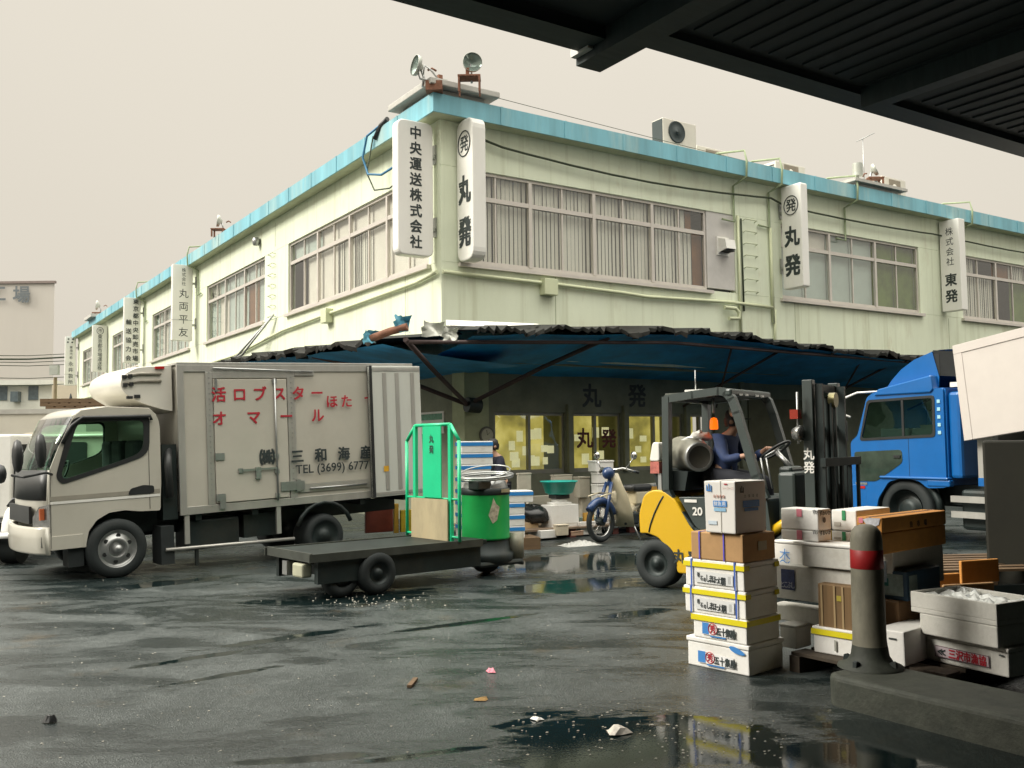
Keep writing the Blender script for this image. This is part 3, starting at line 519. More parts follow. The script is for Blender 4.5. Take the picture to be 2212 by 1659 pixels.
# ================================================================ on the roof
ZR = ZE+.315
cap = thing('roof_plinth', 'grey concrete slab on a low plinth at the building corner roof', 'plinth', P0, YAW)
CG = M('slab_concrete', (.48, .47, .43), .8, var=.1, dirt=.4, dc=(.25, .24, .21))
MB().box(-.2, .78, -.2, 1.0, ZR-.06, ZR+.115).build('plinth', CG, cap); MB().box(-.40, .98, -.40, 1.25, ZR+.116, ZR+.225).build('slab', CG, cap, bevel=.015)
LAMP = M('lamp_glass', (.30, .38, .34), .15, .3, var=.1); LB = M('lamp_body', (.45, .47, .42), .5, .3, dirt=.4, dc=(.2, .16, .1))
def floodlight(c, face, r, label, base=True, world=False):
    t = thing('floodlight', label, 'floodlight', c)
    f = Vector(face).normalized(); b = Vector((0, 0, r*1.9))
    MB().lathe([(0, -.28*r*2), (r*.28, -.28*r*2), (r*.42, -r*.3), (r*.95, -.02), (r, .02), (r, .05), (r*.96, .05)], b, f, 0, 24).build('lamp_shade', LB, t)
    MB().lathe([(r*.95, .02), (r*.6, -.03), (r*.3, -.06), (0, -.07)], b, f, 0, 24).build('reflector', LAMP, t)
    sdv = f.cross(Vector((0, 0, 1))).normalized()
    MB().tube([b-f*r*.4+sdv*.03, b-f*r*.7-Vector((0, 0, r*.9)), Vector((0, 0, .0))-f*.1], .022, 0, 6).build('yoke', STEEL, t)
    MB().tube([b-f*r*1.2+sdv*r*.2, b-f*r*1.6+Vector((0, 0, .25*r)), b-f*r*1.9-sdv*.05], .018, 0, 6).build('arm', RUST, t)
    if base:
        m = MB()
        for x in (-.16, .16):
            for y in (-.12, .12): m.box(x-.02, x+.02, y-.02, y+.02, -.15, .06)
        m.box(-.19, .19, -.15, .15, .06, .085).build('stand', RUST, t)
    return t
def roofpt(x, y, z): return P0 + BD*x + AD*y + Vector((0, 0, z))
fl = floodlight(at(901, 150, 15.5)-Vector((0, 0, .27)), (-.80, -.45, .12), .175, 'round floodlight tilted away to the left, on corner roof slab', False)
fl['x'] = 0; q_ = at(938, 178, 15.6)-fl.location
MB().tube([q_, Vector((.05, .02, .12)), Vector((0, 0, .275))], .02, 0, 6).build('arm', STEEL, fl); MB().tube([q_+Vector((.12, .05, 0)), Vector((.22, .1, .30)), Vector((.12, .05, .36)), Vector((.10, .05, .2))], .016, 0, 6).build('arm', STEEL, fl); MB().box(q_.x-.14, q_.x+.14, q_.y-.1, q_.y+.1, q_.z-.16, q_.z).build('stand', RUST, fl)
fl = floodlight(at(1020, 141, 15.45)-Vector((0, 0, .27)), (.15, -.95, -.05), .165, 'round green-glass floodlight facing out, on rusty stand of corner roof slab', False)
m = MB()
for x in (-.17, .17):
    for y in (-.12, .12): m.box(x-.015-.05, x+.015-.05, y-.015, y+.015, -.22, .04)
m.box(-.24, .14, -.14, .14, .04, .065).build('stand', RUST, fl); MB().box(-.11, -.05, -.03, .03, .066, .22).build('stand_post', RUST, fl)
kb_ = thing('junction_post', 'short rusty box posts standing between the corner roof floodlights', 'post', roofpt(.02, .05, ZR+.226), YAW)
MB().box(-.04, .04, -.04, .04, 0, .25).build('post', RUST, kb_); MB().box(.05, .13, -.04, .04, 0, .19).build('post', LB, kb_)
floodlight(roofpt(11.9, -.1, ZR+.28), (.7, -.3, .35), .15, 'small round floodlight on the right wing roof beside an outdoor unit')
cp2 = thing('roof_plinth', 'small concrete slab under the right wing roof floodlight', 'plinth', P0, YAW); MB().box(11.0, 12.6, -.24, .6, ZR-.05, ZR+.09).build('plinth', CG, cp2); MB().box(10.8, 12.8, -.38, .7, ZR+.091, ZR+.16).build('slab', CG, cp2)
tag(MB().cyl(roofpt(11.2, -.15, ZR+.161), roofpt(11.2, -.15, ZR+.3), .03).cyl(roofpt(11.2, -.15, ZR+.3), roofpt(11.2, -.15, ZR+.6), .12).build('siren', LB), 'pale cylinder horn on the right wing roof slab', 'siren')
floodlight(roofpt(-.2, 12.6, ZR+.15), (-.9, -.3, .1), .17, 'round floodlight on the left wing roof edge, nearer the corner'); floodlight(roofpt(-.1, 32.2, ZR+.2), (-.9, -.3, .1), .22, 'distant floodlight on the far end of the left wing roof')
cp3 = thing('roof_plinth', 'distant slab under the farthest left roof floodlight', 'plinth', P0, YAW); MB().box(-.5, 1, 31.4, 33.2, ZR-.02, ZR+.12).build('slab', CG, cp3)
ACW = M('unit_cream', (.70, .67, .58), .5, var=.05, dirt=.3, dc=(.4, .34, .25)); ACF = M('fan_dark', (.03, .045, .045), .6); ACB = M('unit_brown', (.28, .24, .18), .6, var=.2)
def ac(x, y, z, w_, h_, d_, label, fan, side='black'):
    t = thing('air_conditioner', label, 'outdoor unit', roofpt(x, y, z), YAW, None)
    MB().box(0, w_, 0, d_, 0, h_).build('casing', ACW, t, bevel=.012)
    if fan == 'round':
        MB().lathe([(0, .03), (.03, .03), (.03, .012), (h_*.36, .010), (h_*.39, .02), (h_*.41, .0)], (w_*.40, -.004, h_*.56), (0, -1, 0), 0, 28).build('fan_grille', ACF, t)
    else:
        MB().box(w_*.28, w_*.76, -.008, .0, h_*.18, h_*.92).build('fan_panel', ACB, t); MB().lathe([(0, .014), (h_*.12, .012), (h_*.13, .0)], (w_*.5, -.008, h_*.62), (0, -1, 0), 0, 18).build('fan_hub', ACW, t)
    g = MB()
    for k in range(8): g.box(-.006, 0, d_*.12, d_*.88, h_*(.1+.1*k), h_*(.16+.1*k))
    if side == 'grille': g.build('side_grille', ACF, t)
    else: MB().box(-.008, 0, .015, d_-.02, .02, h_-.02).build('side_panel', ACF, t)
    for q in (.1, w_-.18): MB().box(q, q+.08, -.02, d_+.02, -.08, 0).build('foot', ACF, t)
ac(5.08, -.1, ZR+.06, .92, .56, .34, 'cream outdoor unit with a big black round fan, leftmost on the right wing roof', 'round')
ac(6.9, .8, ZR-.02, .98, .62, .34, 'sun-bleached outdoor unit half hidden behind the roof edge, second on the roof', 'round2', 'grille')
ac(8.75, .2, ZR-.12, 1.0, .5, .36, 'low cream outdoor unit behind the roof edge above the second ringed sign', 'panel', 'grille')
ac(12.5, .1, ZR-.05, .95, .62, .36, 'cream outdoor unit with brown fan panel right of the roof floodlight', 'panel', 'grille')
an = thing('aerial', 'thin aerial mast on the right wing roof', 'aerial', roofpt(12.2, .4, ZR)); MB().tube([(0, 0, 0), (0, 0, 1.55)], .012, 0, 6).build('mast', STEEL, an); MB().tube([(-.2, -.1, 1.42), (.35, .15, 1.72)], .012, 0, 6).build('crossbar', STEEL, an)
tag(MB().tube([roofpt(.98+i*.8, -.2, ZR+.2-(.06*math.sin(math.pi*i/16))-i*.012) for i in range(17)], .006, 0, 5).build('roof_wire', CABB), 'thin wire strung from the corner slab along the roof edge', 'wire')
# ================================================================ far left: factory, low building, cables, pole
FAC = M('factory_wall', (.56, .525, .475), .85, var=.02, sc=1, dirt=.15, dc=(.48, .45, .41), st=(1, 1, .2)); LOWB = M('low_building', (.66, .67, .60), .85, var=.05, dirt=.2, dc=(.35, .35, .3))
fb = thing('factory_building', 'tall plain grey factory block with big dark characters on its side', 'building', (0, 0, 0))
Yf = 95.0; a = at(118, 612, Yf); b = at(-260, 590, Yf); zt_ = a.z
kx = (Yf+30)/Yf; m = MB().add([(x*q, Yf if q == 1 else Yf+30, z) for z in (0, zt_) for x, q in ((b.x, 1), (a.x, 1), (a.x, kx*1.02), (b.x, kx))], [(0, 1, 5, 4), (1, 2, 6, 5), (2, 3, 7, 6), (3, 0, 4, 7), (4, 5, 6, 7)]).build('wall', FAC, fb)
MB().box(b.x, a.x+.1, Yf-.15, Yf+.2, zt_+.01, zt_+.25).build('roof_edge', M('factory_edge', (.25, .2, .18), .8), fb)
k = MB(); letters(k, [('場', at(47, 636, Yf-.2), 1.8, 1), ('工', at(-5, 634, Yf-.2), 1.8, 1)], (1, 0, 0), (0, 0, 1), 0, .02, .05); k.build('lettering', M('ink_grey', (.15, .17, .18), .7), fb)
lb = thing('low_building', 'low pale building with square windows in front of the factory', 'building', (0, 0, 0))
Yl = 70.0; a = at(112, 830, Yl); b = at(-150, 830, Yl)
MB().box(b.x, a.x, Yl, Yl+9, 0, at(60, 832, Yl).z).build('wall', LOWB, lb); MB().box(b.x, a.x+.3, Yl-.5, Yl+9.3, at(60, 832, Yl).z, at(60, 822, Yl).z).build('roof_edge', LOWB, lb)
WD = M('far_window', (.10, .13, .14), .2, var=.3)
for x in (8, 75): MB().box(at(x-13, 850, Yl).x, at(x+8, 850, Yl).x, Yl-.06, Yl+.05, at(60, 864, Yl).z, at(60, 834, Yl).z).build('window', WD, lb)
MB().box(at(30, 850, Yl).x, at(46, 850, Yl).x, Yl-.5, Yl-.01, at(60, 868, Yl).z, at(60, 846, Yl).z).build('hatch', WD, lb)
ob = thing('cream_building', 'cream strip of building between the pole and the market end', 'building', (0, 0, 0))
MB().box(at(112, 840, 66).x, at(165, 840, 66).x, 66, 72, 0, at(130, 832, 66).z).build('wall', M('cream_wall', (.60, .53, .40), .85, var=.05), ob)
for i, (y0, y1) in enumerate(((768, 764), (776, 771), (782, 779), (789, 787), (816, 814), (832, 829))):
    p, q = at(-40, y0, 46), at(152, y1, 52); tag(MB().tube([p, (p+q)/2-Vector((0, 0, .06)), q], .05 if i == 1 else .022, 0, 6).build('overhead_cable', CABB), ['topmost thin overhead cable crossing in front of the grey factory', 'thickest twisted overhead cable in front of the grey factory', 'thin cable close under the thickest overhead cable', 'fourth overhead cable from the top, alone', 'upper of the two low separate overhead cables', 'lowest overhead cable in front of the factory'][i], 'cable', 'overhead cables across the factory')
po = thing('utility_pole', 'slim brown pole with a small box beside the farthest sign', 'pole', G(118, 985)); po.location = (at(118, 900, 45).x, 45, 0)
MB().cyl((0, 0, 0), (0, 0, at(118, 815, 45).z), .10, r2=.08).build('pole', M('pole_brown', (.30, .24, .15), .8), po); MB().box(-.15, .25, -.3, -.09, at(118, 806, 45).z-.1, at(118, 790, 45).z).build('box', LB, po)
# ================================================================ refrigerated truck in front of the building
BODYW = M('truck_body_beige', (.50, .475, .405), .42, var=.05, sc=2, dirt=.35, dc=(.40, .37, .30), dsc=1.2, coat=.2); CABP = M('cab_paint', (.50, .48, .41), .3, var=.03, dirt=.25, dc=(.38, .35, .28), coat=.5)
STRIPE = M('stripe_grey', (.30, .28, .23), .45); LENS = M('lamp_lens', (.22, .22, .21), .08, .6, var=.25, sc=12); AMB = M('amber_lens', (.50, .13, .05), .2); REDL = M('red_lens', (.45, .02, .02), .25)
CGL = glass('cab_glass', (.78, .92, .84), .12); SEAT = M('seat_dark', (.04, .04, .045), .85)
WT = G(258, 1247); TR = math.atan2(.62, .785)
tk = thing('refrigerated_truck', 'beige refrigerated box truck with red lettering and its rear door folded open', 'truck', WT, TR); tk.rotation_euler = (0, -math.radians(2.2), TR)
CW = 1.76                                                 # cab and box width; y = 0 is the near side
arch = [(-.36, .44), (-.33, .58), (-.24, .70), (-.10, .775), (.08, .79), (.26, .76)]
side_ = [(-.745, .40), (-.36, .40)]+arch+[(.50, .75), (.52, 1.1), (.52, 1.80), (.485, 1.92), (.40, 2.0), (-.08, 2.03), (-.38, 2.0), (-.47, 1.93), (-.62, 1.62), (-.735, 1.33), (-.755, .95)]
win_ = rpoly([(-.44, 1.885), (.345, 1.885), (.335, 1.47), (.06, 1.37), (-.60, 1.19), (-.635, 1.26)], [.09, .07, .12, .2, .06, .05], 4)
def plat(y): return lambda a, b, z: (a, y+z, b)
for y in (.012, CW-.012):
    sp = MB().plate(rpoly(side_, [.01, .01]+[.02]*6+[.02, .02, .06, .06, .06, .02, .04, .04, .02, .02, .02], 3), [win_], .024, plat(y)).build('door_panel', CABP, tk, bevel=.006)
    MB().plate(rpoly([(-.49, 1.925), (.40, 1.925), (.385, 1.44), (.06, 1.335), (-.615, 1.145), (-.675, 1.24)], [.11, .09, .14, .2, .08, .06], 4), [rpoly([(-.425, 1.86), (.325, 1.86), (.315, 1.48), (.06, 1.385), (-.585, 1.205), (-.615, 1.265)], [.09, .07, .12, .2, .06, .05], 4)], .02, plat(y-.010 if y < 1 else y+.01)).build('window_seal', BLACKP, tk)
    MB().plate(win_, [], .006, plat(y)).build('side_window', CGL, tk)
# skin: front, windscreen, roof and back, bowed forward in plan
prof = [(-.74, .66), (-.76, .80), (-.757, .97), (-.737, 1.32), (-.62, 1.62), (-.475, 1.93), (-.38, 2.005), (-.08, 2.04), (.40, 2.01), (.485, 1.93), (.518, 1.80), (.518, .78)]
def skin(i0, i1, name, mat, off=0, ya=.026, yb=CW-.026, n=10):
    m = MB(); vs = []
    for i in range(i0, i1+1):
        s, z = prof[i]; bow = .13 if i <= 3 else (.10, .06, .03, 0, 0, 0, 0, 0)[min(7, i-4)]
        for k in range(n+1):
            u = k/n; vs.append((s - bow*math.sin(math.pi*u)**.8 - off, ya+(yb-ya)*u, z+(.02*math.sin(math.pi*u) if 6 <= i <= 9 else 0)))
    m.add(vs, [(r*(n+1)+k, r*(n+1)+k+1, (r+1)*(n+1)+k+1, (r+1)*(n+1)+k) for r in range(i1-i0) for k in range(n)], 0, True)
    o = m.build(name, mat, tk); q = o.modifiers.new('s', 'SOLIDIFY'); q.thickness = .012; return o
skin(0, 3, 'front_panel', CABP); ws = skin(3, 5, 'windscreen', CGL); skin(5, 11, 'cab_roof', CABP)
skin(2, 3, 'cowl', BLACKP, .012, .06, CW-.06); skin(3, 3, 'x', BLACKP) if False else None
MB().box(-.70, .45, .05, CW-.05, .82, .86).box(-.72, -.50, .06, CW-.06, .95, 1.22).build('dashboard', SEAT, tk, bevel=.03)
for y in (.15, .75, 1.2): s_ = MB().box(-.05, .35, y, y+.42, .87, 1.05).box(.25, .40, y, y+.42, 1.05, 1.62).build('seat', SEAT, tk, bevel=.05)
MB().tube([(-.33+.17*math.cos(a)*.45, 1.25+.2*math.sin(a), 1.22+.17*math.cos(a)) for a in [2*math.pi*k/20 for k in range(20)]], .014, 0, 6, closed=True).build('steering_wheel', BLACKP, tk)
MB().tube([(-.63, .03, 1.60), (-.48, .03, 1.90)], .018, 0, 6).build('pillar_trim', BLACKP, tk)
MB().tube([(.41, -.03, 1.86), (.40, -.035, 1.91), (-.38, -.035, 1.915), (-.50, -.03, 1.82), (-.60, -.02, 1.62)], .022, 0, 6).build('rain_visor', BLACKP, tk)
# front bumper, lamps, stripe, handle
bp_ = rpoly([(-.80, .36), (-.745, .34), (-.745, .67), (-.80, .665), (-.815, .55)], .02, 2)
m = MB(); vs = []; n = 12
for k in range(n+1):
    u = k/n
    for s, z in bp_: vs.append((s-.17*math.sin(math.pi*u)**.7, .0+CW*u, z))
K = len(bp_)
m.add(vs, [(k*K+i, k*K+(i+1) % K, (k+1)*K+(i+1) % K, (k+1)*K+i) for k in range(n) for i in range(K)]+[list(range(K)), list(range(n*K, n*K+K))], 0, True)
m.build('bumper', CABP, tk)
MB().add([(-.745, -.006, .92), (-.745, -.006, .60), (-.80, .10, .585), (-.87, .28, .60), (-.87, .28, .78), (-.83, .14, .90), (-.75, -.003, .93)], [(0, 1, 2, 3, 4, 5, 6)], 0).build('headlight', LENS, tk); MB().box(-.835, -.79, .06, .12, .75, .88).build('turn_signal', AMB, tk)
MB().box(-.835, -.80, .035, .13, .44, .56).build('fog_lamp', LENS, tk); MB().box(-.90, -.87, .32, CW-.32, .70, .90).build('grille', BLACKP, tk)
MB().box(-.74, .50, -.006, -.001, .925, .955).build('stripe', WHITE, tk); MB().box(-.74, .50, -.005, -.001, .965, 1.015).build('stripe', STRIPE, tk)
MB().box(-.735, -.40, -.010, -.001, .40, .56).build('sill_panel', CABP, tk, bevel=.004)
MB().plate(rpoly([(.12, .965), (.43, .965), (.43, 1.06), (.30, 1.075), (.15, 1.04)], .03, 3), [], .012, plat(-.004)).build('door_handle', BLACKP, tk)
MB().box(.375, .38, -.004, .0, .78, 1.85).box(-.738, -.733, -.004, .0, .42, 1.33).build('door_seam', BLACKP, tk)
MB().tube([(-.72, -.02, 1.27), (-.80, -.12, 1.30), (-1.0, .0, 1.26), (-1.08, .25, 1.28)], .016, 0, 6).build('mirror_arm', BLACKP, tk)
for c, r_ in (((-.86, -.16, 1.55), (.06, .085, .20)), ((-1.06, .03, 1.50), (.06, .10, .19)), ((-1.18, .34, 1.30), (.06, .11, .11))):
    mm = MB().lathe([(0, -1), (.6, -.85), (.92, -.4), (1, 0), (.92, .4), (.6, .85), (0, 1)], (0, 0, 0), (0, 0, 1), 0, 16); mm.v = [(c[0]+x*r_[0], c[1]+y*r_[1], c[2]+z*r_[2]) for x, y, z in mm.v]; mm.build('mirror', BLACKP, tk)
MB().bar((-.75, .2, 1.30), (-.55, .62, 1.66), .02, .02).bar((-.77, .9, 1.30), (-.57, 1.25, 1.66), .02, .02).build('wiper', BLACKP, tk)
# reefer unit above the cab
RE = M('cooling_unit', (.66, .64, .57), .35, var=.03, dirt=.2, dc=(.4, .37, .3), coat=.3)
rp_ = rpoly([(.735, 1.95), (.62, 1.97), (.30, 2.07), (.09, 2.20), (.04, 2.30), (.075, 2.43), (.25, 2.53), (.735, 2.565)], [.01, .04, .08, .05, .05, .06, .1, .01], 4)
ru = MB(); vs = []; K = len(rp_); n = 10
for k in range(n+1):
    u = k/n; q = .16+1.44*u; bow = 1-.10*(2*abs(u-.5))**4
    for s, z in rp_: vs.append((.735-(.735-s)*bow, q, 2.26+(z-2.26)*(1-.06*(2*abs(u-.5))**6)))
ru.add(vs, [(k*K+i, k*K+(i+1) % K, (k+1)*K+(i+1) % K, (k+1)*K+i) for k in range(n) for i in range(K)], 0, True).add([vs[i] for i in range(K)], [list(range(K))]).add([vs[n*K+i] for i in range(K)], [list(range(K))])
un = ru.build('cooling_unit', RE, tk)
for z in (2.42, 2.33): MB().tube([(.60, .150, z+.02), (.34, .150, z+.02), (.16, .165, z-.01)], .022, 0, 6).build('louvre', STRIPE, un)
m = MB()
for s, z in ((.13, 2.40), (.20, 2.41), (.14, 2.30), (.21, 2.31)): m.box(s, s+.05, .135, .17, z-.02, z+.025)
m.build('vent', BLACKP, un); MB().box(.18, .25, .14, .18, 2.13, 2.165).box(.27, .34, .14, .18, 2.14, 2.18).build('vent', BLACKP, un); MB().box(.53, .64, .135, .16, 2.50, 2.53).build('marker_lamp', REDL, un)
# box body
BX0, BX1, BZ0, BZ1 = .745, 4.22, .66, 2.575
MB().box(BX0+.03, BX1-.03, .015, CW-.015, BZ0+.04, BZ1-.03).build('cargo_box', BODYW, tk)
tr_ = MB(); tr_.box(BX0, BX1, 0, CW, BZ1-.03, BZ1).box(BX0+.03, BX1, 0, .014, BZ1-.12, BZ1-.031).box(BX0+.03, BX1, 0, .014, BZ0+.0, BZ0+.10)
tr_.box(BX0, BX0+.085, -.004, .03, BZ0, BZ1-.031).box(BX0+.36, BX0+.45, -.003, .013, BZ0+.101, BZ1-.121).box(2.22, 2.33, -.003, .013, BZ0+.101, BZ1-.121).box(BX0+.45, 2.22, -.003, .013, 2.37, BZ1-.121).box(2.33, 2.62, -.003, .013, 2.40, BZ1-.121)
tr_.build('frame_trim', ALU, tk, bevel=.004)
rv = MB()
for i in range(26):
    z = .74+i*.068
    for x in (BX0+.405, 2.275): rv.box(x-.006, x+.006, -.008, -.003, z, z+.012)
rv.build('rivets', STEEL, tk)
MB().box(1.205, 2.205, -.012, .014, .775, 2.355).build('side_door', BODYW, tk, bevel=.006)
m = MB().tube([(1.20, -.022, 2.50), (2.60, -.022, 2.455)], .012, 0, 6); m.box(1.22, 1.25, -.03, -.012, 2.2, 2.36); m.build('door_rail', STEEL, tk)
m = MB().tube([(2.03, -.03, .74), (2.03, -.03, 2.36)], .013, 0, 6)
for z in (.78, 1.1, 1.3, 2.3): m.box(2.0, 2.06, -.035, -.012, z, z+.06)
m.build('lock_bar', STEEL, tk); MB().box(1.55, 2.02, -.04, -.028, 1.16, 1.185).box(1.73, 1.80, -.045, -.013, 1.05, 1.2).box(1.50, 1.56, -.03, -.013, 1.14, 1.2).build('door_handle', STEEL, tk)
for z in (.80, 1.32): MB().box(1.20, 1.32, -.025, -.013, z, z+.09).build('hinge', STEEL, tk)
MB().box(1.245, 1.32, -.028, -.003, .70, .86).box(2.08, 2.42, -.03, -.003, .86, .98).box(2.3, 2.36, -.032, -.013, .84, 1.0).build('latch', STEEL, tk); m = MB().box(2.36, 3.42, -.004, .0, .82, .93).build('rub_strip', ALU, tk); MB().tube([(2.5, -.02, .865), (3.38, -.02, .865)], .012, 0, 6).build('handrail', STEEL, tk)
MB().box(3.44, 4.29, -.085, -.022, .665, 2.53).build('rear_door', M('door_grey', (.56, .57, .52), .45, var=.05, sc=2, dirt=.35, dc=(.36, .35, .28), st=(1, 1, .3)), tk, bevel=.008)
m = MB().box(3.44, 3.475, -.10, -.02, .66, 2.535).build('door_gasket', BLACKP, tk)
for x in (3.65, 3.86, 4.12): MB().box(x, x+.06, -.093, -.0855, .76, 2.43).build('door_rib', ALU, tk)
m = MB().box(3.49, 4.28, -.092, -.0855, 2.46, 2.50).box(3.49, 4.28, -.092, -.0855, .69, .73).build('door_rib', ALU, tk); MB().box(3.62, 3.70, -.095, -.0935, 1.02, 1.10).build('sticker', M('sticker_orange', (.62, .33, .02), .5), tk)
RT, UP_ = (1, 0, 0), (0, 0, 1)
k = MB()
def row(txt, x0, x1, z, h, sx_=1): return [(c, (x0+(x1-x0)*(i/(len(txt)-1) if len(txt) > 1 else 0), -.014, z), h, sx_) for i, c in enumerate(txt)]
letters(k, row('活ロブスター', 1.27, 2.65, 2.16, .20)+row('オマール', 1.27, 2.65, 1.855, .20)+row('ほた', 2.87, 3.10, 2.04, .19)+[('て', (3.47, -.014, 2.03), .19, 1)], RT, UP_, 0, .018).build('lettering', INKR, tk)
k = MB(); letters(k, [('㈱', (1.90, -.016, 1.325), .22, 1)]+row('三和海産', 2.33, 3.38, 1.31, .19), RT, UP_, 0, .03).build('lettering', INK, tk)
k = MB(); letters(k, [('TEL (3699) 6777', (2.86, -.014, 1.115), .165, 1)], RT, UP_, 0, .010).build('lettering', INK, tk)
# underbody and wheels
m = MB().box(-.55, 4.1, .45, .60, .42, .60).box(-.55, 4.1, 1.15, 1.30, .42, .60).box(-.6, .6, .3, 1.5, .48, .74)
for x in (.95, 1.7, 2.45, 3.3, 4.0): m.box(x, x+.08, .05, CW-.05, .58, .66)
m.build('chassis', DARKM, tk); MB().box(.85, 1.55, .12, .55, .20, .58).build('fuel_tank', DARKM, tk, bevel=.03); MB().box(1.62, 2.1, .15, .5, .28, .58).build('battery_box', DARKM, tk)
MB().box(.55, .73, .05, 1.6, .62, 1.55).build('gap_equipment', DARKM, tk); MB().tube([(.62, -.01, .9), (.60, -.02, 1.3), (.65, .1, 1.5)], .05, 0, 8).build('intake_hose', BLACKP, tk)
for x in (.80, 2.02): MB().box(x, x+.06, .01, .05, .30, .66).build('guard_post', ALU, tk)
MB().tube([(.55, -.01, .26), (2.25, -.01, .215)], .022, 0, 8).build('side_guard', ALU, tk)
MB().box(.50, .66, .0, .35, .08, .55).build('mud_flap', RUBBER, tk); MB().box(-.55, -.38, .04, .3, .18, .40).build('tool_box', RUBBER, tk); MB().box(.92, .96, .0, .04, .02, .25).build('guard_post', DARKM, tk)
def wheel(parent, c, r, wd, rim, y0, name='wheel', steel=True, n=32):
    # wheel on the axis y, outer face at y = y0
    t = MB().lathe([(rim*1.02, 0.01), (rim*1.08, -.004), (r*.93, .004), (r, wd*.16), (r, wd*.84), (r*.93, wd*.99), (rim, wd)], (c[0], y0, c[1]), (0, 1, 0), 0, n).build(name, RUBBER, parent)
    if steel:
        MB().lathe([(rim*1.04, .0), (rim*.98, .012), (rim*.90, .05), (rim*.80, .035), (rim*.62, .02), (rim*.50, -.015), (rim*.42, .03), (rim*.26, .03), (rim*.24, -.035), (rim*.12, -.06), (0, -.065)], (c[0], y0, c[1]), (0, 1, 0), 0, n).build('rim', STEEL, t)
        hh = MB()
        for q in range(6):
            a = q*math.pi/3+.4; hh.cyl((c[0]+rim*.72*math.cos(a), y0+.022, c[1]+rim*.72*math.sin(a)), (c[0]+rim*.72*math.cos(a), y0+.032, c[1]+rim*.72*math.sin(a)), rim*.12, 0, 10)
        hh.build('rim_hole', BLACKP, t)
    else: MB().lathe([(rim*1.05, .0), (rim*.9, .03), (rim*.5, .035), (rim*.4, .0), (0, -.005)], (c[0], y0, c[1]), (0, 1, 0), 0, 20).build('rim', DARKM, t)
    return t
wheel(tk, (-.02, .345), .35, .22, .215, -.03); wheel(tk, (-.02, .345), .35, .22, .215, CW-.22, steel=False)
wheel(tk, (2.72, .20), .30, .42, .19, .02, steel=False); wheel(tk, (2.72, .20), .30, .42, .19, CW-.44, steel=False)
MB().tube([(2.72+.42*math.cos(a), .02, .24+.42*math.sin(a)) for a in [math.pi*k/10 for k in range(1, 10)]], .03, 0, 6).build('mud_guard', DARKM, tk)
# ================================================================ vehicles behind the cab, at the left edge
VANP = M('van_cream', (.58, .54, .46), .35, var=.04, coat=.3); 
v1 = thing('white_box_truck', 'long white box truck crossing behind the beige cab', 'truck', (0, 0, 0))
Yv = 15.8
MB().box(at(-160, 900, Yv).x, at(186, 900, Yv).x, Yv, Yv+1.9, .9, at(60, 888, Yv).z).build('cargo_box', BODYW, v1); MB().box(at(-160, 900, Yv).x, at(186, 900, Yv).x, Yv-.02, Yv+1.9, at(60, 894, Yv).z, at(60, 884, Yv).z).build('top_rail', ALU, v1)
MB().box(at(-160, 900, Yv).x, at(180, 900, Yv).x, Yv+.3, Yv+1.6, .45, .9).build('chassis', DARKM, v1)
for q in (60, -60): wheel(v1, (at(q, 900, Yv).x, .4), .4, .3, .24, Yv+.05)
v2 = thing('cream_van', 'cream van with dark side window just behind the beige cab front', 'van', (0, 0, 0))
Yw = 13.9; x0, x1 = at(22, 900, Yw).x, at(190, 900, Yw).x; zt2 = at(60, 934, Yw).z
sd = rpoly([(x0+.02, .45), (x1+1.5, .45), (x1+1.5, zt2), (x0+.22, zt2), (x0, zt2-.12)], [.05, .05, .1, .12, .1], 4)
MB().plate(sd, [], 1.5, lambda a, b, z: (a, Yw+.75+z, b)).build('body', VANP, v2, bevel=.03)
MB().plate(rpoly([(at(68, 900, Yw).x, at(60, 1010, Yw).z), (x1, at(60, 1010, Yw).z), (x1, at(60, 956, Yw).z), (at(72, 900, Yw).x, at(60, 956, Yw).z)], .04, 3), [], .02, lambda a, b, z: (a, Yw-.011+z, b)).build('window', M('van_glass', (.02, .025, .025), .08), v2)
MB().tube([(x0+.2, Yw-.02, zt2-.06), (x1+1.5, Yw-.02, zt2-.06)], .03, 0, 6).build('gutter', VANP, v2)
for q in (90, 260): wheel(v2, (at(q, 900, Yw).x, .3), .3, .2, .19, Yw-.02)
v3 = thing('white_container', 'plain white box body at the very left edge', 'truck body', (0, 0, 0))
Yx = 13.2; MB().box(at(-200, 900, Yx).x, at(28, 900, Yx).x, Yx, Yx+.55, at(10, 1120, Yx).z, at(10, 938, Yx).z).build('panel', WHITE, v3, bevel=.03); MB().box(at(28.5, 900, Yx).x, at(44, 900, Yx).x, Yx+.05, Yx+.5, .25, at(10, 960, Yx).z).build('post', BLACKP, v3)
MB().box(at(-200, 900, Yx).x, at(30, 900, Yx).x, Yx+.05, Yx+.5, at(10, 1130, Yx).z, at(10, 1121, Yx).z).build('rail', STEEL, v3)
for q in (-20, 8): MB().box(at(q-14, 0, Yx).x, at(q+10, 0, Yx).x, Yx-.012, Yx-.001, at(10, 1098, Yx).z, at(10, 1030, Yx).z).build('rib', WHITE, v3)
wheel(v3, (at(-40, 900, Yx).x, .33), .33, .2, .2, Yx+.05)
v4 = thing('turret_truck', 'partly hidden turret truck with a white drum ahead of the beige cab', 'turret truck', (at(32, 1150, 12.9).x, 12.9, 0))
MB().lathe([(.17, .42), (.16, .55), (.12, .70), (.06, .78), (0, .79)], (0, 0, 0), (0, 0, 1), 0, 20).build('drum', WHITE, v4); MB().lathe([(.34, .36), (.34, .42), (.2, .44)], (0, 0, 0), (0, 0, 1), 0, 20).build('base_plate', STEEL, v4)
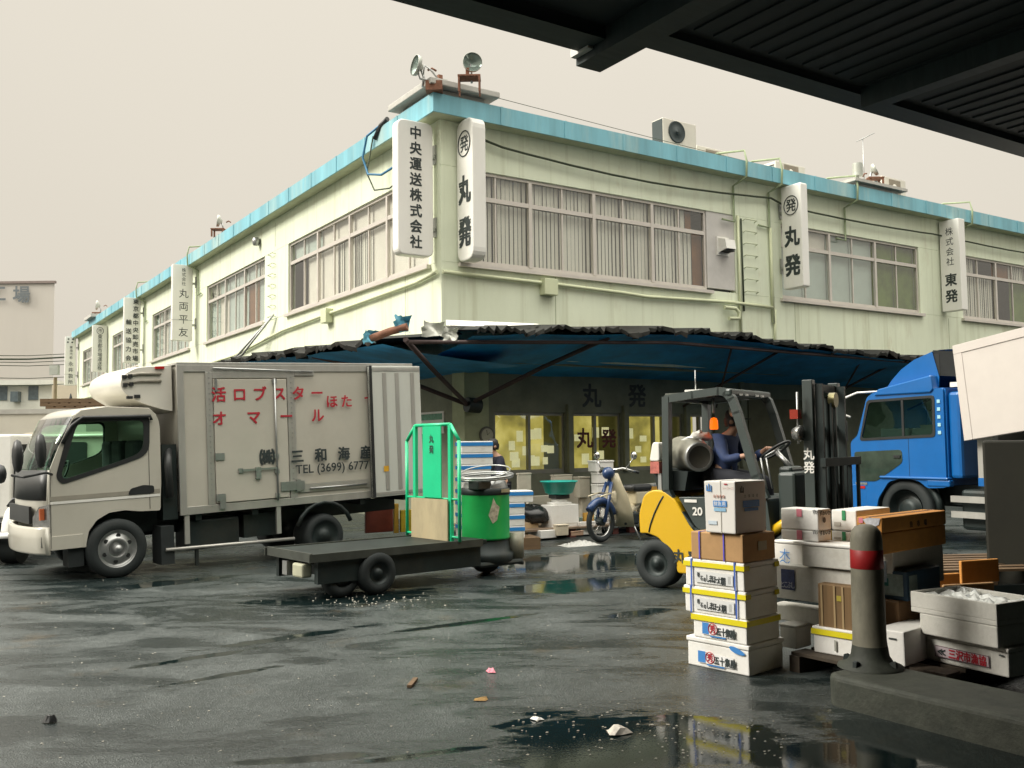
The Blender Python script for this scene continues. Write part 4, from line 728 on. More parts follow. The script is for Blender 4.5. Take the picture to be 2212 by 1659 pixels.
MB().cyl((-.11, .0, .22), (.11, .0, .22), .22).build('wheel', RUBBER, v4); MB().box(-2.2, -.2, -.4, .5, .30, .40).build('deck', DARKM, v4); MB().tube([(-.1, 0, .76), (-.03, 0, .86), (.1, .02, .84)], .025, 0, 6).build('handle', BLACKP, v4); MB().cyl((-1.8, -.4, .18), (-1.8, .5, .18), .18).build('wheel', RUBBER, v4)
pl_ = thing('pallet_stack', 'heap of weathered brown pallets behind the beige cab roof', 'pallets', (0, 0, 0)); Yp = 24.0
for i in range(5):
    q = MB(); r3 = random.Random(i); xo = r3.uniform(-.1, .1)
    for j in range(7): q.box(at(108, 0, Yp).x+j*.26+xo, at(108, 0, Yp).x+j*.26+.2+xo, Yp, Yp+1.1, at(0, 897-i*8, Yp).z, at(0, 897-i*8, Yp).z+.03)
    q.box(at(108, 0, Yp).x+xo, at(108, 0, Yp).x+1.8+xo, Yp, Yp+.08, at(0, 897-i*8, Yp).z-.07, at(0, 897-i*8, Yp).z-.001); q.build('pallet', WOOD, pl_)
MB().box(at(104, 0, Yp).x, at(240, 0, Yp).x, Yp-.1, Yp+1.3, 0, at(0, 902, Yp).z).build('stillage', DARKM, pl_)
tag(MB().lathe([(.11, 0), (.10, .25), (.06, .5), (.015, .70), (0, .71)], at(152, 898, 30), (0, 0, 1), 0, 10).build('folded_parasol', M('tarp_dark', (.03, .035, .035), .8), None), 'dark cone of folded sheeting standing past the pallet heap', 'sheeting')
# ================================================================ green turret truck
GRN = M('turret_green', (.012, .50, .23), .4, var=.08, sc=3, dirt=.2, dc=(.05, .3, .15), coat=.2); GRD = M('drum_green', (.012, .36, .08), .4, var=.15, sc=3, dirt=.35, dc=(.03, .16, .05), coat=.15); RUSTP = M('rusty_plate', (.33, .28, .17), .7, var=.3, sc=3, dirt=.7, dc=(.22, .10, .04), st=(1, 1, .4))
hz = math.atan2(.643, .766)
tu = thing('turret_truck', 'green turret truck with flat dark deck and a steering ring on its drum', 'turret truck', (-.335, 11.42, 0), hz)   # local +x is forward
DZ = .455
MB().box(-2.58, -.38, -.50, .46, DZ-.05, DZ).build('deck', M('deck_wet_black', (.012, .018, .016), .5, var=.4, sc=4, spec=.3), tu, bevel=.008); m = MB().box(-2.60, -2.581, -.51, .47, DZ-.07, DZ+.02).box(-2.62, -.45, -.52, -.501, DZ-.07, DZ+.012).box(-2.62, -.45, .461, .48, DZ-.07, DZ+.012).build('deck_edge', M('deck_edge_steel', (.06, .065, .055), .5, .3, var=.3), tu)
MB().box(-2.5, -.45, -.47, -.40, .16, DZ-.051).box(-2.5, -.45, .38, .44, .16, DZ-.051).box(-2.3, -.5, -.39, .37, .20, .30).box(-1.9, -.6, -.46, .4, .20, .38).build('chassis', DARKM, tu)
MB().box(-2.615, -2.50, -.36, -.14, .22, .36).build('hitch_box', M('hitch_cream', (.36, .36, .26), .6, var=.2), tu, bevel=.02); MB().box(-2.60, -2.52, .0, .10, .22, .36).build('hitch', STEEL, tu)
for x, y in ((-1.83, -.54), (-1.83, .30)): wheel(tu, (x, .215), .215, .16, .11, y, steel=False)
wheel(tu, (-2.2, .20), .20, .14, .1, -.45, steel=False); wheel(tu, (0.0, .20), .20, .16, .11, -.08, steel=False)
MB().lathe([(.30, .13), (.33, .15), (.33, .24), (.29, .26), (.27, .40)], (0, 0, 0), (0, 0, 1), 0, 28).build('turret_base', DARKM, tu)
dr = MB().lathe([(.0, .40), (.28, .40), (.29, .42), (.288, .43), (.288, .67), (.288, .92), (.29, .94), (.0, .94)], (0, 0, 0), (0, 0, 1), 0, 32).build('drum', GRD, tu)
MB().lathe([(.292, .93), (.296, .935), (.296, 1.0), (.28, 1.01)], (0, 0, 0), (0, 0, 1), 0, 32).build('drum_band', DARKM, dr)
MB().lathe([(.27, 1.0), (.265, 1.04), (.235, 1.10), (.20, 1.13), (.0, 1.14)], (0, 0, 0), (0, 0, 1), 0, 28).build('drum_cap', STEEL, tu); MB().box(-.30, -.10, -.24, -.05, 1.0, 1.10).build('control_box', BLACKP, tu, bevel=.01); MB().box(.0, .12, -.31, -.285, .96, 1.0).build('plate', RUSTP, tu)
for z, r_, tl in ((1.135, .33, .05), (1.155, .335, .05), (1.20, .30, .12)):
    MB().tube([(r_*math.cos(a), r_*math.sin(a), z+tl*math.cos(a-.5)*.6) for a in [2*math.pi*k/36 for k in range(36)]], .014 if z < 1.19 else .008, 0, 8, closed=True).build('steering_ring', STEEL, tu)
for a in (.4, 2.5, 4.6): MB().tube([(.18*math.cos(a), .18*math.sin(a), 1.09), (.32*math.cos(a), .32*math.sin(a), 1.14)], .012, 0, 6).build('ring_spoke', STEEL, tu)
stk = MB(); pts_ = []
for a_, z_ in ((-122, .70), (-112, .60), (-101, .64), (-94, .79), (-103, .83), (-110, .90), (-115, .80)): pts_.append((.2925*math.cos(math.radians(a_)), .2925*math.sin(math.radians(a_)), z_))
pts_.append((.2945*math.cos(math.radians(-108)), .2945*math.sin(math.radians(-108)), .75)); stk.add(pts_, [(i, (i+1) % 7, 7) for i in range(7)]).build('torn_sticker', M('sticker_torn', (.45, .40, .30), .7, var=.5, sc=25), tu)
MB().lathe([(0, .16), (.10, .16), (.10, .46), (0, .46)], (.33, -.16, 0), (0, 0, 1), 0, 16).build('side_can', M('can_grey', (.28, .27, .21), .5, .4, var=.3), tu); MB().tube([(.22, -.15, .14), (.40, -.2, .10), (.42, -.12, .16)], .03, 0, 8).build('tow_loop', DARKM, tu); MB().box(-.34, .34, -.3, .3, .10, .16).build('bumper_plate', DARKM, tu, bevel=.03)
# pipe frame behind the driver's stand
fx = -.78
fr = MB(); pts = [(fx, -.52, DZ), (fx, -.52, 1.58), (fx, -.36, 1.76), (fx, .34, 1.76), (fx, .52, 1.58), (fx, .52, DZ)]
for p, q in zip(pts, pts[1:]): fr.tube([p, q], .020, 0, 8)
for y in (-.36, .34): fr.box(fx-.02, fx+.02, y-.025, y+.025, DZ, 1.755)
fr.tube([(fx, -.52, .92), (fx, .52, .92)], .014, 0, 6).tube([(fx, -.52, .50), (fx, .52, .50)], .014, 0, 6)
fr.build('pipe_frame', GRN, tu)
pn_ = MB().box(fx-.035, fx-.021, -.22, .14, .93, 1.745).build('back_panel', GRN, tu); k = MB(); letters(k, [('丸', (fx-.036, -.04, 1.60), .10, .9), ('発', (fx-.036, -.04, 1.48), .10, .9)], (0, -1, 0), UP_, 0, .01, .003).build('lettering', INK, tu)
MB().box(fx-.05, fx-.036, -.36, .36, DZ+.002, .915).build('lower_panel', RUSTP, tu)
# ================================================================ forklift
YEL = M('forklift_yellow', (.66, .40, .008), .38, var=.06, sc=3, dirt=.3, dc=(.40, .24, .03), coat=.3); FKG = M('forklift_grey', (.038, .052, .048), .45, var=.12, dirt=.3, dc=(.07, .07, .055), coat=.2)
fk = thing('forklift', 'yellow and dark grey forklift carrying a gas cylinder, driver at the wheel', 'forklift', (1.5, 10.05, 0), math.atan2(-.6, .8))
FW = 1.06
cw_ = rpoly([(-.19, .56), (-.20, .76), (-.14, .97), (-.03, 1.03), (.10, 1.02), (.235, .93), (.42, .63), (.62, .52), (.85, .50), (.85, .17), (.25, .17), (.19, .30), (.125, .43), (.02, .53), (-.10, .565)], [.02, .05, .06, .05, .05, .05, .06, .05, .02, .02, .02, .03, .03, .03, .02], 3)
MB().prism(cw_, .0, FW).build('counterweight', YEL, fk, bevel=.05, seg=4)
MB().tube([(.10, -.001, .965), (.055, -.003, .90), (-.01, -.003, .78), (-.06, -.003, .66), (-.08, -.002, .58)], .008, 0, 6).build('panel_seam', INK, fk)
hd = rpoly([(.26, .955), (1.22, .97), (1.28, .40), (.87, .42), (.64, .545), (.44, .66)], [.02, .04, .04, .02, .05, .05], 3)
MB().prism(hd, .03, FW-.03).build('hood', FKG, fk, bevel=.02, seg=2)
k = MB(); letters(k, [('20', (.475, .028, .815), .115, 1)], RT, UP_, 0, .022).build('lettering', WHITE, fk); MB().box(.33, .47, .022, .028, .905, .935).build('label_strip', WHITE, fk)
k = MB(); letters(k, [('丸', (.275, -.002, .345), .155, .95), ('発', (.435, -.002, .335), .155, .95)], RT, UP_, 0, .02).build('lettering', INK, fk)
wheel(fk, (0, .255), .255, .20, .13, -.01, steel=False); wheel(fk, (0, .255), .255, .20, .13, FW-.19, steel=False); wheel(fk, (1.52, .33), .33, .26, .17, -.02, steel=False); wheel(fk, (1.52, .33), .33, .26, .17, FW-.24, steel=False)
MB().tube([(1.52+.42*math.cos(a), .10, .33+.42*math.sin(a)) for a in [math.pi*k_/8 for k_ in range(0, 7)]], .05, 0, 8).build('fender', YEL, fk)
def sect(pts, a, b, y, name='guard_pillar', mat=FKG):
    m = MB()
    for p, q in zip(pts, pts[1:]):
        d = Vector((q[0]-p[0], 0, q[1]-p[1])).normalized()*.012; m.bar((p[0]-d.x, y, p[1]-d.z), (q[0]+d.x, y, q[1]+d.z), a, b, 0, (0, 1, 0))
    return m.build(name, mat, fk)
for y in (.05, FW-.05):
    sect([(.14, 2.0), (.125, 1.02), (.20, .88), (.42, .62), (.80, .44)], .075, .09, y); sect([(.14, 1.985), (.45, 2.02), (.74, 2.045), (.82, 2.03), (.88, 1.96), (.93, 1.82), (1.11, 1.18), (1.20, .97)], .08, .075, y)
m = MB().box(.10, .86, .09, FW-.09, 2.03, 2.05)
m.build('roof_sheet', M('roof_clear', (.12, .13, .11), .25), fk)
for i in range(6): MB().box(.14+i*.125, .17+i*.125, .09, FW-.09, 1.985, 2.028).build('roof_bar', FKG, fk)
MB().box(.82, .89, .0, FW, 1.99, 2.065).build('roof_beam', FKG, fk, bevel=.02); MB().box(.10, .18, .09, FW-.09, 1.96, 2.025).build('roof_beam', FKG, fk)
MB().tube([(.45, .1, 2.05), (.45, .1, 2.28)], .006, 0, 5).build('aerial', STEEL, fk); MB().box(.35, .62, .05, .6, 2.052, 2.075).build('roof_visor', WHITE, fk)
for y in (.2, .34, .62, .76): MB().box(.89, .91, y, y+.05, 2.0, 2.02).build('roof_lamp', WHITE, fk)
# seat, column, dash, levers
MB().box(.42, .90, .28, .78, .97, 1.07).build('seat', SEAT, fk, bevel=.04); MB().bar((.40, .53, 1.05), (.33, .53, 1.42), .46, .12, 0, (0, 1, 0)).build('seat_back', SEAT, fk, bevel=.04)
MB().box(1.30, 1.48, .12, FW-.12, .60, 1.22).box(1.22, 1.36, .35, .70, 1.15, 1.27).build('dashboard', FKG, fk, bevel=.03); MB().box(.9, 1.35, .05, FW-.05, .40, .52).build('floor_step', DARKM, fk)
MB().tube([(1.34, .55, 1.20), (1.13, .55, 1.42)], .025, 0, 8).build('steering_column', STEEL, fk); ax = Vector((-.55, 0, .83)); u_ = Vector((0, 1, 0)); v_ = ax.cross(u_)
MB().tube([Vector((1.12, .55, 1.43))+u_*.17*math.cos(a)+v_*.17*math.sin(a) for a in [2*math.pi*q/24 for q in range(24)]], .015, 0, 8, closed=True).build('steering_wheel', BLACKP, fk)
for a in (0, 2.1, 4.2): MB().tube([(1.12, .55, 1.43), Vector((1.12, .55, 1.43))+u_*.16*math.cos(a)+v_*.16*math.sin(a)], .012, 0, 6).build('wheel_spoke', STEEL, fk)
for i in range(3): MB().tube([(1.12+.03*i, .15+.07*i, 1.05), (1.06+.03*i, .15+.07*i, 1.36)], .009, 0, 6).build('lever', STEEL, fk)
# mast, carriage, forks
for y in (.10, FW-.20):
    MB().box(1.58, 1.68, y, y+.09, .06, 2.12).build('mast_upright', FKG, fk, bevel=.006); MB().box(1.69, 1.76, y+.05 if y < .5 else y-.04, y+.09 if y < .5 else y+.0, .10, 2.08).build('inner_mast', DARKM, fk)
for z in (.35, 1.02, 1.62, 2.02): MB().box(1.60, 1.66, .19, FW-.20, z, z+.07).build('mast_crossbar', DARKM, fk)
for y in (.45, .56): MB().cyl((1.70, y, .12), (1.70, y, 1.95), .030, 0, 10).build('lift_cylinder', DARKM, fk)
MB().cyl((1.72, .50, 1.93), (1.78, .50, 1.93), .075, 0, 18).build('chain_wheel', M('chain_brass', (.22, .20, .10), .4, .6), fk); MB().box(1.735, 1.755, .43, .46, .5, 1.9).box(1.735, 1.755, .54, .57, .5, 1.9).build('lift_chain', DARKM, fk)
for z in (.30, .70, 1.28): MB().box(1.78, 1.83, -.02, FW+.02, z, z+.08).build('carriage_bar', DARKM, fk)
for y in (0, .25, .5, .76, 1.02): MB().box(1.79, 1.82, y, y+.04, .38, 1.28).build('backrest_bar', DARKM, fk)
for y in (.14, .80): MB().box(1.83, 1.88, y, y+.12, .06, .7).box(1.83, 2.9, y, y+.12, .03, .07).build('fork', STEEL, fk)
for y, s in ((.02, 1), (FW-.02, -1)):
    MB().box(1.50, 1.58, y-.05, y+.05, 1.74, 1.83).build('turn_signal', M('signal_red', (.30, .03, .015), .2), fk); MB().lathe([(.0, 0), (.075, 0), (.08, .03), (.05, .09), (0, .1)], (1.60, y, 1.60), (-1, 0, 0), 0, 16).build('headlight', LENS, fk); MB().tube([(1.56, y, 1.5), (1.56, y, 2.0)], .012, 0, 6).build('lamp_stalk', STEEL, fk)
k = MB(); letters(k, [('丸', (1.63, .098, 1.40), .12, .9), ('発', (1.63, .098, 1.27), .12, .9)], RT, UP_, 0, .02, .003).build('lettering', WHITE, fk)
# gas cylinder and rear furniture
GAS = M('gas_cylinder', (.33, .32, .26), .35, .4, var=.2, dirt=.3, dc=(.15, .13, .09))
p, q = Vector((.43, .20, 1.37)), Vector((-.02, .62, 1.42)); d = (q-p).normalized(); ln = (q-p).length
gc = MB().lathe([(0, .05), (.10, .045), (.135, .03), (.15, .0), (.158, .03), (.16, .08), (.175, .13), (.18, .2), (.18, ln-.06), (.15, ln), (.06, ln+.04), (0, ln+.04)], p, d, 0, 24).build('gas_cylinder', GAS, fk)
MB().lathe([(.12, -.002), (.15, -.012), (.158, .0), (.158, .06)], p, d, 0, 24).build('cylinder_collar', STEEL, gc); MB().lathe([(0, .02), (.12, .015), (.13, .0)], p, d, 0, 20).build('cylinder_end', M('gas_end', (.07, .065, .05), .5, var=.2), gc)
MB().tube([p+d*.22+Vector((.19*math.cos(a), 0, .19*math.sin(a))) for a in [math.pi*i/8-.6 for i in range(12)]], .02, 0, 6).build('cylinder_strap', STEEL, gc)
MB().prism([(-.02, 1.02), (.3, 1.02), (.34, 1.22), (-.08, 1.24)], .1, FW-.1).build('cylinder_cradle', DARKM, fk)
MB().prism(rpoly([(-.07, 1.33), (.05, 1.33), (.05, 1.53), (-.03, 1.53)], .03, 3), .02, .2).build('lamp_cover', WHITE, fk, bevel=.01); MB().box(-.06, .045, .02, .2, 1.20, 1.325).build('tail_lamp', M('tail_red', (.50, .16, .13), .3, var=.4, sc=15), fk); MB().box(.02, .06, .04, .12, 1.0, 1.2).build('lamp_bracket', STEEL, fk)
cl = MB(); r4 = random.Random(4); cl.lathe([(0, .0), (.10, .0), (.12, .03), (.08, .07), (.03, .09), (0, .10)], (.32, .45, 1.55), (0, 0, 1), 0, 12); cl.v = [(a+r4.uniform(-.02, .02), b+r4.uniform(-.03, .03), c+r4.uniform(-.015, .02)) for a, b, c in cl.v]
tag(cl.build('white_rag', M('rag_white', (.7, .68, .62), .9)), 'crumpled white rag lying on the forklift gas cylinder', 'rag').matrix_world = Matrix.Translation((1.5, 10.05, 0)) @ Matrix.Rotation(math.atan2(-.6, .8), 4, 'Z')
bc = MB().lathe([(.04, 0), (.045, .02), (.042, .09), (.03, .12), (0, .13)], (.50, .42, 1.66), (0, 0, 1), 0, 16)
bcm = M('beacon_lit', (.80, .13, .005), .2, em=.9); bc.build('beacon', bcm, fk); MB().tube([(.50, .42, 1.84), (.50, .42, 2.0)], .015, 0, 6).build('beacon_bracket', STEEL, fk)
MB().lathe([(0, .02), (.07, .015), (.08, 0), (.07, -.03), (0, -.05)], (.78, .30, 1.86), (-.6, -.8, .1), 0, 18).build('mirror', STEEL, fk); MB().tube([(.78, .3, 1.88), (.8, .3, 2.0)], .01, 0, 6).build('mirror_stay', STEEL, fk)
# ================================================================ blue cab-over truck at the right
TBL = M('truck_blue', (.005, .115, .37), .35, var=.06, dirt=.2, dc=(.02, .10, .25), coat=.6); TBG = M('truck_glass', (.035, .05, .038), .06, var=.5, sc=2)
bt = thing('blue_truck', 'bright blue truck cab with tall roof deflector and white raised side panel', 'truck', (6.23, 14, 0), math.atan2(.866, -.5))
# local +x forward, +y towards the camera
so = [(-.20, .82), (.12, .80), (.25, .90), (.52, .95), (.80, .88), (1.0, .62), (1.05, .42), (1.46, .42), (1.50, .80), (1.50, 1.50), (1.36, 1.60), (1.16, 2.20), (1.02, 2.28), (-.20, 2.28)]
sw = rpoly([(1.12, 2.13), (-.03, 2.15), (-.02, 1.59), (1.29, 1.545)], .05, 4)
yp = lambda y: (lambda a, b, z: (a, y+z, b))
MB().plate(rpoly(so, .05, 3), [sw], .03, yp(0)).build('cab_side', TBL, bt, bevel=.01); MB().plate(rpoly(so, .05, 3), [sw], .03, yp(-2.2)).build('cab_side', TBL, bt)
MB().plate(sw, [], .006, yp(-.005)).build('side_window', CGL, bt); MB().plate(rpoly([(1.15, 2.16), (-.06, 2.18), (-.05, 1.56), (1.32, 1.515)], .06, 4), [rpoly([(1.11, 2.12), (-.02, 2.14), (-.01, 1.60), (1.28, 1.555)], .05, 4)], .012, yp(.018)).build('window_seal', BLACKP, bt)
MB().box(.48, .52, .012, .024, 1.58, 2.14).build('window_bar', BLACKP, bt)
MB().plate(rpoly([(1.44, 1.34), (.54, 1.375), (.53, 1.18), (1.02, .88), (1.37, .87)], .06, 4), [], .01, yp(.016)).build('lower_window', TBG, bt); MB().box(.56, .68, .015, .04, 1.25, 1.29).build('door_handle', BLACKP, bt); MB().box(.415, .42, .012, .018, .96, 1.55).build('door_seam', BLACKP, bt)
MB().box(-.22, -.19, -2.2, -.02, .85, 2.27).build('cab_back', TBL, bt); MB().box(-.19, 1.02, -2.18, -.02, 2.255, 2.285).build('cab_roof', TBL, bt)
MB().quad((1.03, -.02, 2.27), (1.48, -.02, 1.5), (1.48, -2.18, 1.5), (1.03, -2.18, 2.27)).build('windscreen', CGL, bt); MB().quad((1.50, -.02, 1.5), (1.50, -.02, .45), (1.50, -2.18, .45), (1.50, -2.18, 1.5)).build('cab_front', TBL, bt)
MB().box(-.42, -.221, -.75, -.05, .95, 2.22).build('sleeper_panel', TBL, bt, bevel=.05); MB().box(-.30, -.222, -2.1, -.8, 1.3, 2.1).build('rear_window', TBG, bt)
for i in range(5): MB().box(-.15, -.10, .014, .026, 1.60+i*.115, 1.65+i*.115).build('marker_light', M('marker_pale', (.35, .62, .72), .2), bt)
for i in range(4): MB().box(-.72-.0*i, -.24, -.25-i*.22, -.10-i*.22, 2.29, 2.36).build('roof_vent', WHITE, bt)
MB().box(-.24, .95, -.08, .05, .93, .97).box(-.26, .12, -.08, .03, .83, .93).build('step_trim', TBL, bt, bevel=.02)
MB().box(1.2, 1.52, -.6, .02, .42, .84).build('bumper', TBL, bt, bevel=.03); MB().box(1.24, 1.40, .021, .03, .76, .80).build('turn_signal', REDL, bt); MB().box(1.20, 1.42, .015, .026, .82, .855).build('lamp_trim', STEEL, bt)
MB().box(-.05, 1.0, -.6, -.1, 1.56, 1.7).box(.0, .4, -.9, -.25, 1.2, 1.75).build('seat', SEAT, bt)
df = [(1.02, 2.30), (.86, 2.48), (.66, 2.65), (.40, 2.79), (.04, 2.90), (-.07, 2.47), (-.06, 2.30)]
m = MB(); n = 10; vs = []
for k_ in range(n+1):
    u = k_/n; y = -.10-1.95*u; sh = 1-.12*(2*abs(u-.5))**3
    for x, z in df: vs.append((x*(sh if x > 0 else 1), y, 2.29+(z-2.29)*(1-.10*(2*abs(u-.5))**4)))
K = len(df); m.add(vs, [(k_*K+i, k_*K+i+1, (k_+1)*K+i+1, (k_+1)*K+i) for k_ in range(n) for i in range(4)], 0, True).add([vs[i] for i in range(K)], [list(range(K))]).add([vs[n*K+i] for i in range(K)], [list(range(K))])
dfl = m.build('roof_deflector', TBL, bt); MB().add([(.035, -.12, 2.86), (-.072, -.12, 2.47), (-.072, -2.0, 2.47), (.035, -2.0, 2.88)], [(0, 1, 2, 3)]).box(-.07, .03, -.13, -.115, 2.47, 2.80).build('deflector_opening', DARKI, dfl)
MB().prism([(1.0, 2.22), (.92, 2.32), (-.03, 2.48), (-.05, 2.26), (.0, 2.22)], -.12, .045).build('side_visor', TBL, bt, bevel=.02)
MB().tube([(1.02, -.3, 2.30), (1.25, .12, 2.28), (1.9, .1, 2.1)], .02, 0, 6).build('mirror_arm', WHITE, bt); MB().tube([(1.5, .0, 1.9), (1.8, .1, 2.02)], .02, 0, 6).build('mirror_arm', WHITE, bt)
MB().box(1.55, 1.70, .0, .1, 1.5, 1.85).build('mirror', BLACKP, bt, bevel=.03)
MB().lathe([(.28, .24), (.30, .02), (.32, -.0), (.43, .01), (.46, .05), (.46, .24), (.40, .28)], (.55, -.03, .46), (0, -1, 0), 0, 32).build('wheel', RUBBER, bt); MB().lathe([(.29, .01), (.27, .05), (.25, .14), (.17, .14), (.15, .06), (.07, .05), (0, .05)], (.55, -.03, .46), (0, -1, 0), 0, 32).build('rim', DARKM, bt)
m = MB().box(-7, 1.1, -1.5, -.7, .5, .8).box(-.6, .6, -2.1, -.35, .55, .85).build('chassis', DARKM, bt)
MB().tube([(.55+.55*math.cos(a), -.12, .46+.5*math.sin(a)) for a in [math.pi*q/10 for q in range(0, 11)]], .06, 0, 6).build('mud_guard', DARKM, bt)
# body: bulkhead, deck, dark hold, swung-out wing
MB().box(-.82, -.70, -2.2, -.0, .90, 2.9).build('bulkhead', ALU, bt); MB().box(-.94, -.822, -.12, .0, .98, 2.0).build('inner_edge', WHITE, bt); MB().box(-1.0, -.70, -.06, .012, .86, .975).build('gate_end', TBL, bt)
MB().box(-7.5, -.825, -2.2, -.14, .86, .95).build('cargo_deck', DARKM, bt); MB().box(-7.5, -.825, -2.25, -2.2, .95, 2.85).build('far_wall', M('hold_dark', (.05, .045, .035), .9), bt); MB().box(-7.5, -.825, -2.2, -.3, 2.86, 2.90).build('body_roof', WHITE, bt)
for z in (.62, .40): MB().box(-3.2, -.28, .0, .05, z, z+.09).build('side_guard', ALU, bt)
MB().box(-2.2, -.35, -.75, -.08, .22, .80).build('fuel_tank', DARKM, bt, bevel=.05); MB().box(-6, -2.3, -1.9, -.15, .12, .80).build('underrun_box', DARKM, bt); MB().box(-.9, -.4, -2.1, -1.2, .1, .8).build('gear_housing', DARKM, bt)
MB().box(-1.15, -1.05, -.05, -.02, .3, .86).build('guard_post', ALU, bt)
WPN = M('panel_dull_white', (.52, .48, .44), .5, var=.03, dirt=.2, dc=(.4, .36, .32))
wp = MB().box(-4.0, 0, -.03, .03, 0, 1.36).build('wing_panel', WPN, bt, bevel=.01); wp.location = (-.62, .12, 1.50); wp.rotation_euler = (math.radians(4), math.radians(8), 0)
wt = MB().box(-4.0, .012, -.035, .042, 1.26, 1.39).box(-.12, .012, .031, .04, 0, 1.259).build('panel_trim', WPN, wp, bevel=.012)
# ================================================================ moped
MPC = M('moped_cream', (.62, .55, .38), .4, var=.05, coat=.3); MPB = M('moped_blue', (.02, .05, .14), .35, var=.2, coat=.3); CHR = M('chrome', (.55, .55, .53), .18, .95)
mo = thing('moped', 'cream and navy delivery moped parked before the pallets', 'moped', (1.34, 14.62, 0), math.atan2(-.70, -.71))   # local +x forward, front wheel at 0
mo.scale = (1.08, 1.08, 1.08)
for x in (0, -1.18):
    t = MB().tube([(x+.255*math.cos(a), 0, .295+.255*math.sin(a)) for a in [2*math.pi*q/32 for q in range(32)]], .038, 0, 8, closed=True).build('wheel', RUBBER, mo)
    MB().tube([(x+.215*math.cos(a), 0, .295+.215*math.sin(a)) for a in [2*math.pi*q/28 for q in range(28)]], .016, 0, 6, closed=True).build('rim', CHR, t)
    sp = MB()
    for q in range(18):
        a = 2*math.pi*q/18; sp.tube([(x, .03*(-1)**q, .295), (x+.21*math.cos(a), 0, .295+.21*math.sin(a))], .0035, 0, 4)
    sp.build('spokes', CHR, t); MB().cyl((x, -.05, .295), (x, .05, .295), .055, 0, 14).build('hub', DARKM, t)
MB().tube([(x_, 0, z_) for x_, z_ in [(.30*math.cos(a), .295+.30*math.sin(a)) for a in [math.radians(q) for q in range(35, 175, 14)]]], .055, 0, 8).build('front_fender', MPB, mo)
for y in (-.075, .075): MB().tube([(.0, y, .295), (-.10, y, .60), (-.20, y*.6, .85)], .026, 0, 8).build('fork', MPB, mo)
MB().tube([(.13, -.11, .66), (-.10, -.11, .70), (-.10, .11, .70), (.13, .11, .66)], .012, 0, 6).build('front_bar', MPC, mo)
MB().tube([(-.18, 0, .80), (-.27, 0, 1.0)], .03, 0, 8).build('steering_stem', MPB, mo)
MB().tube([(-.40, -.33, 1.0), (-.28, -.2, 1.05), (-.25, 0, 1.02), (-.28, .2, 1.05), (-.40, .33, 1.0)], .016, 0, 8).build('handlebar', CHR, mo)
for y in (-.33, .33): MB().tube([(-.36, y*.8, 1.02), (-.44, y*1.1, .985)], .022, 0, 8).build('grip', BLACKP, mo)
MB().lathe([(0, .10), (.05, .09), (.085, .05), (.09, 0), (.06, -.07), (0, -.1)], (-.20, 0, .98), (1, 0, .05), 0, 18).build('headlight', MPB, mo)
for y in (-.30, .30): mm = MB().tube([(-.30, y*.8, 1.05), (-.34, y*1.15, 1.2)], .008, 0, 6).build('mirror_stalk', CHR, mo); MB().lathe([(0, .015), (.055, .01), (.06, 0), (.03, -.02), (0, -.02)], (-.34, y*1.15, 1.23), (-1, 0, .1), 0, 16).build('mirror', CHR, mm)
lsd = MB()
vs = []
for r_, (x, z, wd) in enumerate(((-.20, .98, .09), (-.22, .84, .14), (-.27, .65, .21), (-.33, .42, .24), (-.42, .20, .20))):
    for k_ in range(7):
        u = k_/6*2-1; vs.append((x-.10*u*u, wd*u, z))
lsd.add(vs, [(r_*7+k_, r_*7+k_+1, (r_+1)*7+k_+1, (r_+1)*7+k_) for r_ in range(4) for k_ in range(6)], 0, True)
o = lsd.build('leg_shield', MPC, mo); q = o.modifiers.new('s', 'SOLIDIFY'); q.thickness = .012
MB().tube([(-.25, 0, .72), (-.45, 0, .42), (-.62, 0, .40), (-1.0, 0, .62)], .07, 0, 10).build('frame', MPC, mo); MB().box(-.72, -.42, -.13, .13, .22, .40).build('engine', DARKM, mo, bevel=.03)
MB().box(-1.08, -.62, -.12, .12, .70, .80).build('saddle', BLACKP, mo, bevel=.04); MB().box(-1.15, -.7, -.10, .10, .50, .70).build('side_cover', MPC, mo, bevel=.03)
MB().tube([(-1.18+.30*math.cos(a), 0, .295+.30*math.sin(a)) for a in [math.radians(q) for q in range(10, 170, 16)]], .055, 0, 8).build('rear_fender', MPC, mo); MB().box(-1.5, -1.05, -.16, .16, .76, .79).build('carrier', STEEL, mo)
MB().tube([(-.6, .1, .25), (-.62, .22, .01)], .012, 0, 6).build('side_stand', STEEL, mo); MB().tube([(-.4, -.12, .2), (-.9, -.16, .2), (-1.3, -.17, .26)], .035, 0, 8).build('exhaust', CHR, mo); MB().lathe([(.03, 0), (.035, .01), (0, .012)], (-.30, -.17, .5), (1, -.6, 0), 0, 12).build('badge', BLACKP, mo)
